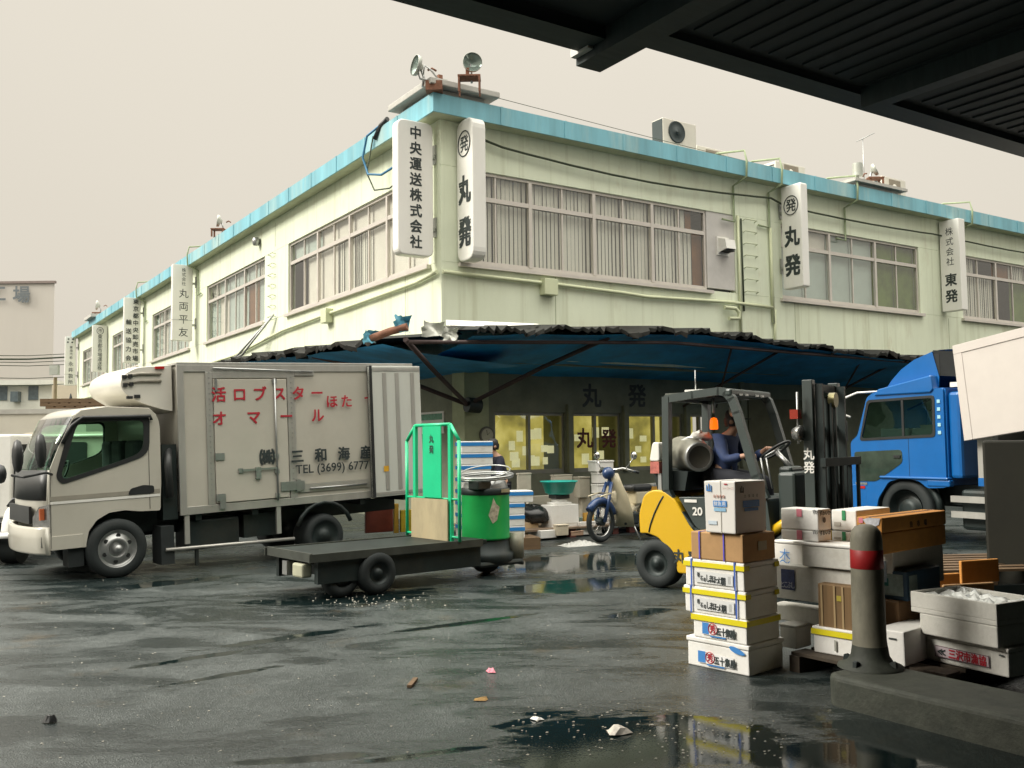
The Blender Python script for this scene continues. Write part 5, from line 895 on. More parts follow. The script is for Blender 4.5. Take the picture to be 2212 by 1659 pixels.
# ================================================================ boxes
def solve(Cn, d, xt):                                     # length along d from point Cn until it projects on column xt
    k = (xt-CX)/FX; D = Vector(Cn)-EYE; d = Vector(d); return (k*D.dot(_f)-D.dot(RGT))/(d.dot(RGT)-k*d.dot(_f))
def pxz(x, y, Y): return at(x, y, Y).z
rj = random.Random(77)
def crate(name, label, cat, loc, ang, du, dv, h, mat, lid=0, group=None, lmat=None, bev=.008):
    # local +y runs along the left face (away), +x along the right face; the near corner is the origin
    t = thing(name, label, cat, loc, math.radians(ang), group)
    j = min(.005, .012*h)
    def jit(mb, z_=.0):
        mb.v = [(x+rj.uniform(-j, j)*.6, y+rj.uniform(-j, j)*.6, z if z < h*.5 else z-rj.uniform(0, j*.6)) for x, y, z in mb.v]; return mb
    if lid:
        jit(MB().box(.008, dv-.008, .008, du-.008, 0, h-lid-.002)).build('box_body', mat, t, bevel=bev); MB().box(0, dv, 0, du, h-lid, h).build('lid', lmat or mat, t, bevel=bev)
    else: jit(MB().box(.002, dv-.001, .002, du-.001, 0, h)).build('box_body', mat, t, bevel=bev)
    t['d'] = (du, dv, h); return t
def cpx(name, label, cat, xl, xc, xr, yb, yt, Y, mat, lid=0, group=None, ang=41.0, z0=None, lmat=None, bev=.008):
    p = at(xc, yb, Y); zt_ = pxz(xc, yt, Y)
    if z0 is not None: p.z = z0
    u = Vector((-math.sin(math.radians(ang)), math.cos(math.radians(ang)), 0)); v = Vector((math.cos(math.radians(ang)), math.sin(math.radians(ang)), 0))
    return crate(name, label, cat, p, ang, solve(p, u, xl), solve(p, v, xr), zt_-p.z, mat, lid, group, lmat, bev)
def ltext(t, items, mat, bold=.01, name='lettering'):     # on the left face: (text, distance from the near corner, z, size, stretch)
    k = MB(); letters(k, [(c, (0, y, z), h, s) for c, y, z, h, s in items], (0, -1, 0), (0, 0, 1), 0, bold, .0035); return k.build(name, mat, t)
def rtext(t, items, mat, bold=.01, name='lettering'):
    k = MB(); letters(k, [(c, (x, 0, z), h, s) for c, x, z, h, s in items], (1, 0, 0), (0, 0, 1), 0, bold, .0035); return k.build(name, mat, t)
def lpatch(t, y0, y1, z0, z1, mat, name='label', o=.003): return MB().box(-o, -.0008, y0, y1, z0, z1).build(name, mat, t)
def rpatch(t, x0, x1, z0, z1, mat, name='label', o=.003): return MB().box(x0, x1, -o, -.0008, z0, z1).build(name, mat, t)
def tape(t, z0, z1, mat=TAPEY, right=1.0, o=.004):
    du, dv, h = t['d']; m = MB().box(-o, -.0008, -.003, du+.003, z0, z1)
    if right: m.box(-.0005, dv*right, -o, -.0008, z0, z1)
    return m.build('tape', mat, t)
def strap(t, ys, mat=STRAPB, w_=.013):
    du, dv, h = t['d']
    for y in ys: MB().box(-.0055, -.0045, y, y+w_, 0, h).box(-.0055, dv, y, y+w_, h, h+.002).build('strap', mat, t)
SG = 'boxes in the tall near stack'; sa = Vector((1.51, 6.24, 0)); AN = 41.5
uu = Vector((-math.sin(math.radians(AN)), math.cos(math.radians(AN)), 0)); vv = Vector((math.cos(math.radians(AN)), math.sin(math.radians(AN)), 0))
def sk(label, z0, z1, cx_, xl, xr, mat, lid=0, name='foam_box', cat='foam box', lmat=None):
    p = sa + uu*(0) + Vector((0, 0, z0)); q = at(cx_, 1300, 6.24); p.x = q.x if abs(q.x-p.x) < .08 else p.x
    return crate(name, label, cat, p, AN, solve(p, uu, xl), solve(p, vv, xr), z1-z0-.001, mat, lid, SG, lmat)
def brand(t, du, zc):
    lpatch(t, du*.24, du*.80, zc-.034, zc+.036, M('label_white', (.74, .74, .73), .5), 'label', .0015)
    lpatch(t, du*.68, du*.80, zc-.03, zc+.045, INKB, 'label_mark', .0028); k = MB().tube([(-.004, du*.605+.036*math.cos(a), zc+.010+.036*math.sin(a)) for a in [2*math.pi*q/20 for q in range(20)]], .003, 0, 5, closed=True); k.build('ring_mark', INKR, t)
    ltext(t, [('秀', du*.605, zc+.010, .055, .9)], INKR, .02); ltext(t, [(c, du*(.50-.085*i), zc-.001*i, .058, .75) for i, c in enumerate('五十集屋')], INK, .025)
    lpatch(t, du*.38, du*.66, zc-.044, zc-.036, INKB, 'label_mark', .0026)
t = sk('large white foam box at the bottom of the near stack, with blue leaf mark', 0, .198, 1615, 1483, 1696, FOAM, .032); brand(t, t['d'][0], .065)
lf = [(math.cos(a)*.052*(1+.35*max(0, math.cos(a))), math.sin(a)*.020) for a in [2*math.pi*q/24 for q in range(24)]]; m = MB(); m.add([(-.0035, .10-a, .155-.012*a/.05+b) for a, b in lf], [list(range(24))]).build('leaf_mark', INKB, t)
t = sk('white foam box with yellow tape and red ring print, second from bottom of near stack', .199, .362, 1612, 1495, 1688, FOAM, .02); tape(t, .118, .155, TAPEY, .98); brand(t, t['d'][0], .062)
def hokke(t):
    du, dv, h = t['d']; tape(t, h-.05, h-.018, TAPEY, .14); MB().box(dv*.86, dv, -.004, -.0008, h-.05, h-.018).build('tape', TAPEY, t); strap(t, (.065, du-.075)); lpatch(t, du*.18, du*.80, .028, .105, M('label_pale', (.66, .67, .66), .5, var=.03), 'label', .0016)
    ltext(t, [(c, du*(.745-.052*i), .068+(.012 if i == 0 else -.006 if i == 1 else -.012 if i == 2 else 0)-.0016*i, .036 if i < 3 else .056, .62) for i, c in enumerate('明石のしまほっけ開')], INK, .012)
    lpatch(t, du*.22, du*.26, .04, .09, M('label_faint', (.45, .46, .45), .5), 'label_mark', .0026)
hokke(sk('white foam box with blue straps, lower of the two with brushed labels', .363, .544, 1611, 1477, 1684, FOAM, .03)); hokke(sk('white foam box with blue straps, upper of the two with brushed labels', .545, .73, 1609, 1478, 1684, FOAM, .03))
t = sk('brown cardboard box with two blue straps in the near stack', .732, .918, 1608, 1492, 1676, CARD, 0, 'cardboard_box', 'cardboard box'); du = t['d'][0]; strap(t, (.145, .345), M('strap_violet', (.10, .08, .50), .4), .010); rpatch(t, .17, .27, .07, .13, M('label_dull', (.40, .37, .26), .7))
t = sk('white carton with blue print standing on top of the near stack', .921, 1.268, 1594, 1523, 1657, M('carton_white', (.70, .68, .64), .6, var=.03, dirt=.2, dc=(.5, .46, .4)), 0, 'carton', 'carton'); du, dv, h = t['d']
MB().box(-.002, -.0006, du*.455, du*.475, 0, h).box(0, dv, du*.455, du*.475, h, h+.002).build('carton_tape', M('tape_clear', (.58, .56, .50), .3), t)
lpatch(t, du*.27, du*.70, .175, .215, INKB); lpatch(t, du*.30, du*.68, .145, .168, M('ink_pale_blue', (.25, .45, .62), .5)); ltext(t, [('鮮', du*.62, .195, .034, .9), ('魚', du*.50, .195, .034, .9), ('用', du*.36, .195, .034, .9)], FOAM, 0)
ltext(t, [(c, du*(.66-.1*i), .245, .022, .9) for i, c in enumerate('北海道産')], M('ink_pale_red', (.50, .24, .18), .6), .01); ltext(t, [('山', du*.83, .30, .055, .9)], INKB, .035); ltext(t, [('シーフーズ', du*.22, .30, .022, .8)], M('ink_pale_red2', (.50, .24, .18), .6), .005); lpatch(t, du*.24, du*.34, .322, .330, INKR)
lpatch(t, du*.6, du*.88, .055, .08, M('ink_faint_blue', (.50, .58, .64), .5)); rpatch(t, dv*.24, dv*.76, .17, .215, INKB); rpatch(t, dv*.28, dv*.72, .145, .165, INKB); rtext(t, [(c, dv*(.3+.13*i), .245, .024, .9) for i, c in enumerate('北海道産')], INK, .005); rtext(t, [('山', dv*.2, .29, .05, .9)], INK, .03)
# ---- the pile on the pallet behind the bollard
PG = 'boxes in the pile behind the bollard'
WOODD = M('pallet_wet', (.045, .032, .02), .7, var=.3, sc=3, st=(1, 8, 8))
plt = thing('pallet', 'dark wooden pallet under the pile behind the bollard', 'pallet', (1.84, 6.38, 0), math.radians(35))
for i in range(6): MB().box(.02+i*.21, .17+i*.21, -.95, .02, .105, .125).build('deck_board', WOODD, plt)
for y in (-.93, -.5, -.06): MB().box(0, 1.25, y, y+.08, 0.0, .104).build('stringer', WOODD, plt)
Pm = lambda *a, **k: cpx(*a, group=PG, **k)
t = Pm('foam_box', 'white foam box with broad yellow tape at the pile bottom left of bollard', 'foam box', 1755, 1868, 1905, 1428, 1368, 6.10, FOAM, .02, z0=.127); tape(t, t['d'][2]-.052, t['d'][2]-.016, TAPEY, 0)
lpatch(t, t['d'][0]*.52, t['d'][0]*.56, .03, .10, M('ink_greyish', (.30, .30, .26), .6))
t = Pm('cardboard_box', 'small pale box with yellow patch beside the banded brown carton', 'small box', 1718, 1752, 1772, 1362, 1331, 6.75, M('carton_pale', (.55, .45, .32), .7), .012); lpatch(t, .03, .09, .02, .05, TAPEY)
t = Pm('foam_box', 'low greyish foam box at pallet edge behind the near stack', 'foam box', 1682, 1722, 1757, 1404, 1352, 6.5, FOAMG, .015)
t = Pm('cardboard_box', 'dark brown carton with vertical tape bands in the pile', 'cardboard box', 1768, 1850, 1885, 1368, 1268, 6.16, M('card_dark', (.17, .10, .04), .7, var=.3, sc=2, st=(1, 8, .3), dirt=.4, dc=(.08, .06, .02)), 0)
for f in (.30, .52, .86): lpatch(t, t['d'][0]*f, t['d'][0]*f+.014, .01, t['d'][2]-.01, M('band_tan', (.34, .24, .12), .5), 'tape_band')
lpatch(t, t['d'][0]*.36, t['d'][0]*.48, .19, .225, M('label_olive', (.35, .28, .03), .6))
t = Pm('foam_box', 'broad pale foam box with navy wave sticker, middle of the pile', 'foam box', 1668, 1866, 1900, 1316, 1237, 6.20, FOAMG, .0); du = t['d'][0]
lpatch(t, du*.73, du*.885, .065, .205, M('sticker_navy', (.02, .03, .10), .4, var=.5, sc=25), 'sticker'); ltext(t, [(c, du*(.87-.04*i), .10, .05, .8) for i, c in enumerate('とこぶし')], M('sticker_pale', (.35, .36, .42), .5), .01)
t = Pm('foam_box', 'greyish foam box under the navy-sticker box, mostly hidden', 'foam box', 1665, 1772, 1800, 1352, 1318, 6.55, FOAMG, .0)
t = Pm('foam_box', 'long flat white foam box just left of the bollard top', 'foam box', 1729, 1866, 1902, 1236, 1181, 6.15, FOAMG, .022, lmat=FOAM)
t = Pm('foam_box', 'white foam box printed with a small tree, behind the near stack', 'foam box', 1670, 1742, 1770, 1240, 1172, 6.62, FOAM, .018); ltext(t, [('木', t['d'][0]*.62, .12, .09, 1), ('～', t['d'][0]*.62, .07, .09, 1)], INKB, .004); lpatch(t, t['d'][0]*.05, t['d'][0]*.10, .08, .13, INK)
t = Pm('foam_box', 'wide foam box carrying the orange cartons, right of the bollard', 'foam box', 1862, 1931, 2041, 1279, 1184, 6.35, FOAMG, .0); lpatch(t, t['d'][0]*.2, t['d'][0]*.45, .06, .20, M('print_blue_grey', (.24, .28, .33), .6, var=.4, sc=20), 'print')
for i, (yb_, yt_) in enumerate(((1147, 1101), (1171, 1148))):
    t = Pm('foam_box', ('upper' if not i else 'lower')+' white foam box with a pink label, at the pile top', 'foam box', 1687, 1768, 1797, yb_, yt_, 6.42, FOAM, .0); h = t['d'][2]; lpatch(t, t['d'][0]*.42, t['d'][0]*.56, h*.62 if not i else h*.1, h*.99, PINK)
    ltext(t, [(c, .03-.02*j, h*.9, .03, .8) for j, c in enumerate('ずわ')], INK, .01); rtext(t, [(c, .03+.035*j, h*.82, .035, .9) for j, c in enumerate('ずわいか')], INK, .02)
    if not i: rtext(t, [('●', .075, .07, .05, 1)], M('print_grey', (.12, .11, .10), .7), 0)
    t = Pm('foam_box', ('upper' if not i else 'lower')+' white foam box with a green label, at the pile top', 'foam box', 1796, 1851, 1925, yb_+1, yt_+2, 6.52, FOAM, .0); h = t['d'][2]; lpatch(t, t['d'][0]*.42, t['d'][0]*.56, h*.5 if not i else h*.1, h*.98, INKG); lpatch(t, t['d'][0]*.62, t['d'][0]*.88, h*.2, h*.4, M('print_faint', (.5, .47, .42), .7), 'print')
for i, (yb_, yt_) in enumerate(((1152, 1119), (1199, 1153))):
    t = Pm('cardboard_box', ('upper orange carton with shiny torn label, on top of the pile' if not i else 'lower orange carton under the one with the torn label'), 'cardboard box', 1851, 1906, 2045, yb_, yt_, 6.12, CARDO, 0); h = t['d'][2]; du, dv, h = t['d']
    if not i:
        m = MB(); r5 = random.Random(2); m.add([(-.004, .01, h*.98), (-.004, .02, h*.55), (-.005, .06, h*.35), (-.004, .11, h*.55), (-.005, .13, h*.85), (-.004, .09, h*.97)], [(0, 1, 2, 3, 4, 5)]).build('torn_label', M('label_shiny', (.55, .55, .58), .25, var=.3, sc=20), t); lpatch(t, .13, .16, h*.6, h*.95, PINK)
        rtext(t, [(c, dv*(.42+.11*j), h*.35, .045, 1) for j, c in enumerate('魚市場')], M('ink_brown', (.08, .035, .012), .7), .015); MB().box(0, dv, du*.46, du*.54, h, h+.002).box(0, dv, du*.62, du*.635, h, h+.0015).build('carton_tape', M('tape_brown', (.40, .22, .10), .35), t)
t = Pm('printed_carton', 'dark blue carton with a wrap-around pale label, right of the bollard', 'carton', 1880, 1962, 2033, 1300, 1236, 6.28, M('carton_navy', (.015, .05, .09), .45, var=.2)); lpatch(t, .03, .20, .03, .17, M('label_wrap', (.20, .25, .23), .6, var=.35, sc=14)); rpatch(t, .02, .13, .03, .165, M('label_wrap2', (.18, .23, .21), .6, var=.35, sc=14)); lpatch(t, .13, .19, .09, .14, M('label_teal', (.01, .10, .09), .5), 'label_mark', .004)
t = Pm('cardboard_box', 'dark brown carton under the navy carton, right of the bollard', 'cardboard box', 1870, 1945, 2035, 1378, 1301, 6.26, M('card_deep_brown', (.14, .075, .03), .8, var=.2))  # dark brown cardboard with random mottling
t = Pm('foam_box', 'low white foam box with handle slot on pallet right of bollard', 'foam box', 1890, 1955, 2030, 1424, 1366, 5.92, FOAM, .0, z0=.127); lpatch(t, .05, .10, t['d'][2]-.055, t['d'][2]-.045, INK, 'handle_slot')
# ---- three foam boxes at the right edge
TG = 'foam boxes stacked at the right edge'; pc = G(2178, 1466, .13); TA = 28
def tri(label, xc, xl, z0, z1, mat, lid, dv=.42):
    p = at(xc, 1400, pc.y); p.z = z0; a = math.radians(TA); return crate('foam_box', label, 'foam box', p, TA, solve(p, Vector((-math.sin(a), math.cos(a), 0)), xl), dv, z1-z0-.001, mat, lid, TG)
zz = [pc.z]+[pxz(2165, y, pc.y) for y in (1402, 1353, 1305)]
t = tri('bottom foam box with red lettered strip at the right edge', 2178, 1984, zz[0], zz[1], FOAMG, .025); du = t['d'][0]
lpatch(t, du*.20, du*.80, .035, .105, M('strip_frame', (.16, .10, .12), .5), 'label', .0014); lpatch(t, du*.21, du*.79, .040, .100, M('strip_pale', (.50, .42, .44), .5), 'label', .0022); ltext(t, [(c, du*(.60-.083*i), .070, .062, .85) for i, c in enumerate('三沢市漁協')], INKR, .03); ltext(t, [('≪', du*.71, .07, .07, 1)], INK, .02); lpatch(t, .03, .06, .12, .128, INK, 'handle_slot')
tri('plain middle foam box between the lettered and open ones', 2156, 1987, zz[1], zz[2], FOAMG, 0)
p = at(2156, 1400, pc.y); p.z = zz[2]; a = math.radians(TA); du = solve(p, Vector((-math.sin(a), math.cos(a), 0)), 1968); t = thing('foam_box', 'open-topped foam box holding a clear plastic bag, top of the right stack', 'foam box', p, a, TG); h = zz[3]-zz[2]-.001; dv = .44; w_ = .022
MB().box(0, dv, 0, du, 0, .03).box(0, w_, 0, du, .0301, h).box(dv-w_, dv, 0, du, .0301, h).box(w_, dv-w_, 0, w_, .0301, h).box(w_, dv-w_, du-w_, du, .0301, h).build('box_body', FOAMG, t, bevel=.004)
bg = MB(); r6 = random.Random(9); nx = 14; bg.add([(w_+.01+(dv-2*w_-.02)*i/nx, w_+.01+(du-2*w_-.02)*j/nx, h*.66+.035*math.sin(i*1.3+j*.7)*math.sin(j*1.1)+r6.uniform(0, .022)) for j in range(nx+1) for i in range(nx+1)], [(j*(nx+1)+i, j*(nx+1)+i+1, (j+1)*(nx+1)+i+1, (j+1)*(nx+1)+i) for j in range(nx) for i in range(nx)], 0, True)
tag(bg.build('plastic_bag', M('polythene_bag', (.62, .64, .60), .18, var=.15, coat=.4), None), 'crumpled clear plastic bag inside the open foam box at the right edge', 'plastic bag').matrix_world = Matrix.Translation(p) @ Matrix.Rotation(a, 4, 'Z')
# ---- bollard
BOL = M('bollard_paint', (.19, .18, .135), .6, var=.3, sc=5, bump=.25, dirt=.8, dc=(.05, .055, .04), dsc=4, st=(1, 1, .5)); BRED = M('bollard_red', (.34, .012, .014), .5, var=.25, sc=6, dirt=.5, dc=(.10, .02, .02))
bp = at(1880, 1428, 5.74); bp.z = .176; bo = thing('bollard', 'weathered grey bollard with a red band on the kerb island', 'bollard', bp, .3)
zb = lambda y: pxz(1878, y, 5.74)-.176
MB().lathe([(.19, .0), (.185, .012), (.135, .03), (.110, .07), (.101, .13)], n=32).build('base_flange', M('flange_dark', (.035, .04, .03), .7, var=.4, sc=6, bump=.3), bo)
m = MB().lathe([(.101, .13), (.097, .17), (.094, zb(1226)-.002)], n=32).lathe([(.093, zb(1187)+.002), (.092, zb(1165)), (.085, zb(1148)), (.065, zb(1138)), (.035, zb(1133)), (0, zb(1132))], n=32).build('post', BOL, bo); MB().lathe([(.0935, zb(1226)-.002), (.0955, zb(1226)), (.0950, zb(1187)), (.093, zb(1187)+.002)], n=32).build('red_band', BRED, bo)
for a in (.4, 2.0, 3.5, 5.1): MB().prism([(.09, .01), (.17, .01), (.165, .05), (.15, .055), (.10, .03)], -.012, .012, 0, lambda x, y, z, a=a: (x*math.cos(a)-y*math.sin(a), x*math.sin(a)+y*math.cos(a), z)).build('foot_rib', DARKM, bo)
# ---- things farther right
tb = thing('cabinet', 'tall dark brown cabinet at the right edge under the white panel', 'cabinet', at(2136, 1290, 8.9), math.radians(-27)); tb.location.z = 0
CAB = M('cabinet_brown', (.014, .014, .008), .75, var=.3, sc=2, dirt=.5, dc=(.02, .022, .012)); hh_ = pxz(2130, 952, 8.9)
MB().box(0, 1.5, 0, .8, .08, hh_).build('casing', CAB, tb, bevel=.02); MB().box(.05, 1.45, -.012, -.001, .14, hh_-.06).build('door', CAB, tb); MB().box(.02, 1.48, .03, .78, 0, .079).build('plinth', DARKM, tb)
pr = thing('pallet', 'worn pallet with spaced slats lying below the blue truck', 'pallet', at(1996, 1268, 8.4), math.radians(5)); pr.location.z = .25
for i in range(7): MB().box(0, 1.3, i*.17, i*.17+.10, .10, .122).build('deck_board', WOOD, pr)
for x in (0, .6, 1.2): MB().box(x, x+.09, .01, 1.12, -.02, .099).build('stringer', WOOD, pr)
MB().box(0, 1.3, 0, .08, -.25, -.021).build('bearer', DARKM, pr); MB().box(0, 1.3, 1.0, 1.1, -.25, -.021).build('bearer', DARKM, pr)
cpx('cardboard_box', 'orange carton standing against the dark cabinet', 'cardboard box', 2072, 2078, 2160, 1262, 1212, 7.6, CARDO, 0, ang=20.0); cpx('cardboard_box', 'open-flapped orange carton left of the one by the cabinet', 'cardboard box', 1990, 1996, 2076, 1282, 1242, 7.4, CARDO, 0, ang=15.0)
cpx('cardboard_box', 'low tan carton with yellow tape below the orange cartons', 'cardboard box', 2034, 2040, 2150, 1302, 1264, 7.1, CARD, 0, ang=15.0); cpx('plastic_crate', 'dark blue crate beside the low tan carton', 'crate', 1985, 1992, 2038, 1306, 1272, 7.1, M('crate_navy', (.03, .06, .09), .5), 0, ang=15.0)
st_ = thing('pallet', 'low dark pallet carrying the cartons by the cabinet', 'pallet', at(1990, 1330, 6.9), math.radians(15)); st_.location.z = 0
MB().box(0, 1.1, 0, 1.0, .0, .2).build('deck_board', WOOD, st_)
# ================================================================ goods before the lit office
ds = thing('goods_platform', 'low timber platform with red legs before the lit office windows', 'platform', P0, YAW)
def bpt(px_, py_, Y): return at(px_, py_, Y)
pa, pbx = at(1125, 1160, 14.9), at(1420, 1160, 15.6)
DECKZ = .17; m = MB(); d0 = (pa-P0); lx0 = d0.dot(BD); ly0 = d0.dot(AD); lx1 = (pbx-P0).dot(BD)
for i in range(9): m.box(lx0-.2, lx1+.6, ly0+i*.22, ly0+i*.22+.2, DECKZ-.03, DECKZ)
m.build('deck', M('deck_wet', (.22, .16, .11), .45, var=.3, st=(.5, 3, 1), dirt=.4, dc=(.1, .07, .05)), ds)
for x in (lx0, lx0+1.0, lx0+1.9, lx0+2.8, lx1): MB().box(x, x+.12, ly0+.05, ly0+.15, 0, DECKZ-.031).build('leg', M('leg_red', (.16, .05, .04), .7), ds)
MB().box(lx0-.2, lx1+.6, ly0+.3, ly0+1.9, .0, .05).build('base', DARKM, ds)
GG = 'goods on the low platform'; Y_ = 33.0
def gd(name, label, cat, xl, xc, xr, yb, yt, Y, mat, lid=0, ang=33.0, group=GG): return cpx(name, label, cat, xl, xc, xr, yb, yt, Y, mat, lid, ang=ang, group=group, bev=.006)
# striped stacks
ST = 'blue-banded foam boxes'
ords = ['topmost', 'second', 'third', 'fourth', 'fifth', 'sixth', 'seventh', 'eighth', 'ninth']
zt0, zb0 = pxz(998, 953, 13.6), .05; n = 9; hh = (zt0-zb0)/n
for i in range(n):
    j = n-1-i; p = at(998, 1000, 13.6); p.z = zb0+hh*j; a = math.radians(22); off = random.uniform(-.008, .008); p.x += off
    t = crate('foam_box', f'blue-banded foam box, {ords[i]} from the top of the tall striped stack', 'foam box', p, 22, solve(p, Vector((-math.sin(a), math.cos(a), 0)), 984), solve(p, Vector((math.cos(a), math.sin(a), 0)), 1065 if i < 2 else 1061), hh-.002, FOAM, .0, ST); tape(t, hh-.068, hh-.018, TAPEB, 1.0)
for i in range(4):
    p = at(1085, 1000, 13.75); p.z = .17+hh*(3-i); t = crate('foam_box', f'blue-banded foam box, {ords[i]} from the top of the short striped stack', 'foam box', p, 14, .35, .46 if i == 0 else .33, hh-.002, FOAM, 0, ST); tape(t, hh-.068, hh-.018, TAPEB, 1.0)
q = thing('pallet', 'small dark pallet under the short striped stack', 'pallet', at(1080, 1150, 13.7), .25); q.location.z = 0; MB().box(-.05, .6, -.02, .5, 0, .168).build('deck_board', WOOD, q)
q = thing('pallet', 'thin board under the tall striped stack', 'pallet', at(980, 1150, 13.55), .38); q.location.z = 0; MB().box(0, .7, -.05, .5, 0, .049).build('deck_board', WOOD, q)
# white stack and neighbours
for i, (x0, x1, xr, y0, y1) in enumerate(((1269, 1287, 1327, 1019, 994), (1276, 1292, 1325, 1044, 1020), (1276, 1292, 1325, 1066, 1045), (1276, 1292, 1325, 1090, 1067), (1277, 1292, 1326, 1118, 1091), (1277, 1292, 1326, 1142, 1119))):
    gd('foam_box', f'white foam box, {ords[i]} from the top of the tall plain stack behind the moped', 'foam box', x0, x1, xr, y0, y1+1, 16.0, FOAM, .03)
GC = GREYCR
gd('crate', 'grey lidded crate just above the short striped stack', 'crate', 1115, 1120, 1149, 1062, 1022, 15.6, GC, .03); gd('crate', 'grey crate with dark handle slot behind the teal basin', 'crate', 1188, 1196, 1238, 1060, 1026, 16.3, GC, .02); gd('crate', 'pale crate with sloping lid right of the slotted grey crate', 'crate', 1238, 1252, 1276, 1075, 1030, 16.3, GC, .03)
gd('crate', 'low grey crate beside the short striped stack', 'crate', 1136, 1142, 1192, 1112, 1072, 16.0, GC, .0); gd('crate', 'wide grey crate under the slotted crate', 'crate', 1192, 1200, 1250, 1112, 1061, 16.6, GC, .0); gd('crate', 'grey crate left of the tall plain foam stack', 'crate', 1250, 1258, 1277, 1120, 1076, 16.4, GC, .0)
t = gd('foam_box', 'big white foam box under the weighing scale', 'foam box', 1169, 1192, 1251, 1152, 1092, 15.4, FOAM, .0); du, dv, h = t['d']; strap(t, (), FOAM); MB().box(-.003, dv, -.003, -.0006, h*.32, h*.35).build('tape_line', WHITE, t)
gd('foam_box', 'flat white foam box with faint print at platform front', 'foam box', 1139, 1168, 1203, 1164, 1147, 15.0, FOAM, .0); gd('foam_box', 'cream lidded foam box beside the flat white one', 'foam box', 1194, 1204, 1230, 1158, 1134, 15.1, M('foam_cream', (.62, .55, .42), .8), .02); gd('cardboard_box', 'low pinkish carton right of the cream lidded box', 'cardboard box', 1232, 1234, 1262, 1158, 1148, 15.2, M('card_pink', (.55, .36, .25), .8), .012); gd('cardboard_box', 'tan carton under the black bag', 'cardboard box', 1126, 1132, 1164, 1158, 1130, 15.3, M('card_tan', (.48, .35, .2), .8), 0)
gd('foam_box', 'white foam box behind the moped front wheel', 'foam box', 1248, 1254, 1300, 1156, 1128, 15.6, FOAM, .0); gd('foam_box', 'shallow teal-edged white box behind the moped wheel', 'foam box', 1250, 1256, 1312, 1127, 1118, 15.9, M('foam_teal', (.35, .50, .46), .7), .0); gd('crate', 'tan timber crate behind the moped handlebar', 'crate', 1336, 1342, 1372, 1108, 1055, 16.0, M('crate_tan', (.42, .24, .08), .8, var=.3, sc=3, st=(8, 8, 1)), .0); gd('crate', 'orange timber crate between the moped and the forklift', 'crate', 1370, 1376, 1425, 1104, 1050, 16.0, M('crate_orange', (.46, .24, .03), .8, var=.35, sc=3, st=(8, 8, 1)), .0)
t = gd('plastic_tub', 'blue-lined white tub behind the moped leg shield', 'tub', 1336, 1342, 1395, 1135, 1108, 15.5, FOAM, 0); du, dv, h = t['d']; MB().box(.03, dv-.03, .03, du-.03, h, h+.004).build('liner', TAPEB, t); MB().prism([(.05, h*.5), (dv-.05, h*.5), (dv-.08, h*.95), (.08, h*.95)], -.004, -.001).build('liner', TAPEB, t)
gd('crate', 'small orange crate low behind the moped front wheel', 'crate', 1258, 1262, 1284, 1128, 1108, 15.8, M('crate_amber', (.50, .28, .05), .7), 0)
bs = thing('weighing_scale', 'small weighing scale on the big white foam box', 'scale', at(1208, 1093, 15.7), .5); bs.location.z = pxz(1208, 1092, 15.4)+.0
MB().box(-.16, .16, -.14, .14, 0, .04).box(-.10, .10, -.1, .1, .04, .10).build('base', FOAM, bs, bevel=.01); MB().box(-.13, .13, -.12, .12, .10, .16).build('platform', BLACKP, bs)
ba = thing('basin', 'teal plastic basin standing on the weighing scale', 'basin', (bs.location.x, bs.location.y, bs.location.z+.163), .2)
m = MB().lathe([(0, .01), (.17, 0), (.23, .03), (.29, .20), (.315, .205), (.315, .225), (.28, .225), (.21, .05), (0, .03)], n=28); m.v = [(x*1.0, y*.85, z) for x, y, z in m.v]; m.build('bowl', M('basin_teal', (.01, .42, .35), .35, var=.1), ba)
bgm = MB(); r7 = random.Random(3); bgm.lathe([(0, 0), (.22, 0), (.27, .06), (.25, .16), (.16, .24), (.05, .27), (0, .27)], n=14); bgm.v = [(x*1.25+r7.uniform(-.03, .03), y+r7.uniform(-.03, .03), z+r7.uniform(-.02, .03)) for x, y, z in bgm.v]
o = tag(bgm.build('rubbish_bag', M('bag_black', (.015, .017, .017), .22, var=.4, sc=8), None), 'shiny black bag lying on the tan carton', 'bag'); o.location = at(1148, 1130, 15.6); o.location.z = pxz(1148, 1129, 15.4)
ic = MB(); r8 = random.Random(6); nx, ny = 16, 8
ic.add([((i/nx-.5)*.62, (j/ny-.5)*.34, max(0, (1-(2*i/nx-1)**2)*(1-(2*j/ny-1)**2))*.06*r8.uniform(.5, 1.4)) for j in range(ny+1) for i in range(nx+1)], [(j*(nx+1)+i, j*(nx+1)+i+1, (j+1)*(nx+1)+i+1, (j+1)*(nx+1)+i) for j in range(ny) for i in range(nx)])
o = tag(ic.build('ice_heap', M('crushed_ice', (.48, .48, .45), .35, var=.1, sc=30, bump=.6), None), 'small heap of crushed ice on the ground by the moped wheel', 'ice'); o.location = G(1252, 1178) + Vector((0, 0, .003)); o.rotation_euler[2] = .5
rg = rag('plastic_scrap', 'twisted white plastic scrap on the ground beside the turret truck', 'plastic', G(1098, 1208)+Vector((0, 0, .06)), .22, .2, POLY, 11)
for nm, lab, x0, x1, y0, y1, c in (('plastic_crate', 'dark red crate under the tail of the refrigerated truck', 790, 850, 1152, 1100, (.16, .03, .015)), ('plastic_crate', 'yellow crate beside the red one behind the turret deck', 866, 892, 1150, 1102, (.50, .36, .02)), ('plastic_crate', 'narrow amber crate standing between red and yellow crates', 852, 862, 1152, 1088, (.55, .33, .04))):
    gd(nm, lab, 'crate', x0-3, x0, x1, y0, y1, 14.8, M(nm+lab[:5], c, .5, var=.3), 0, group=None)
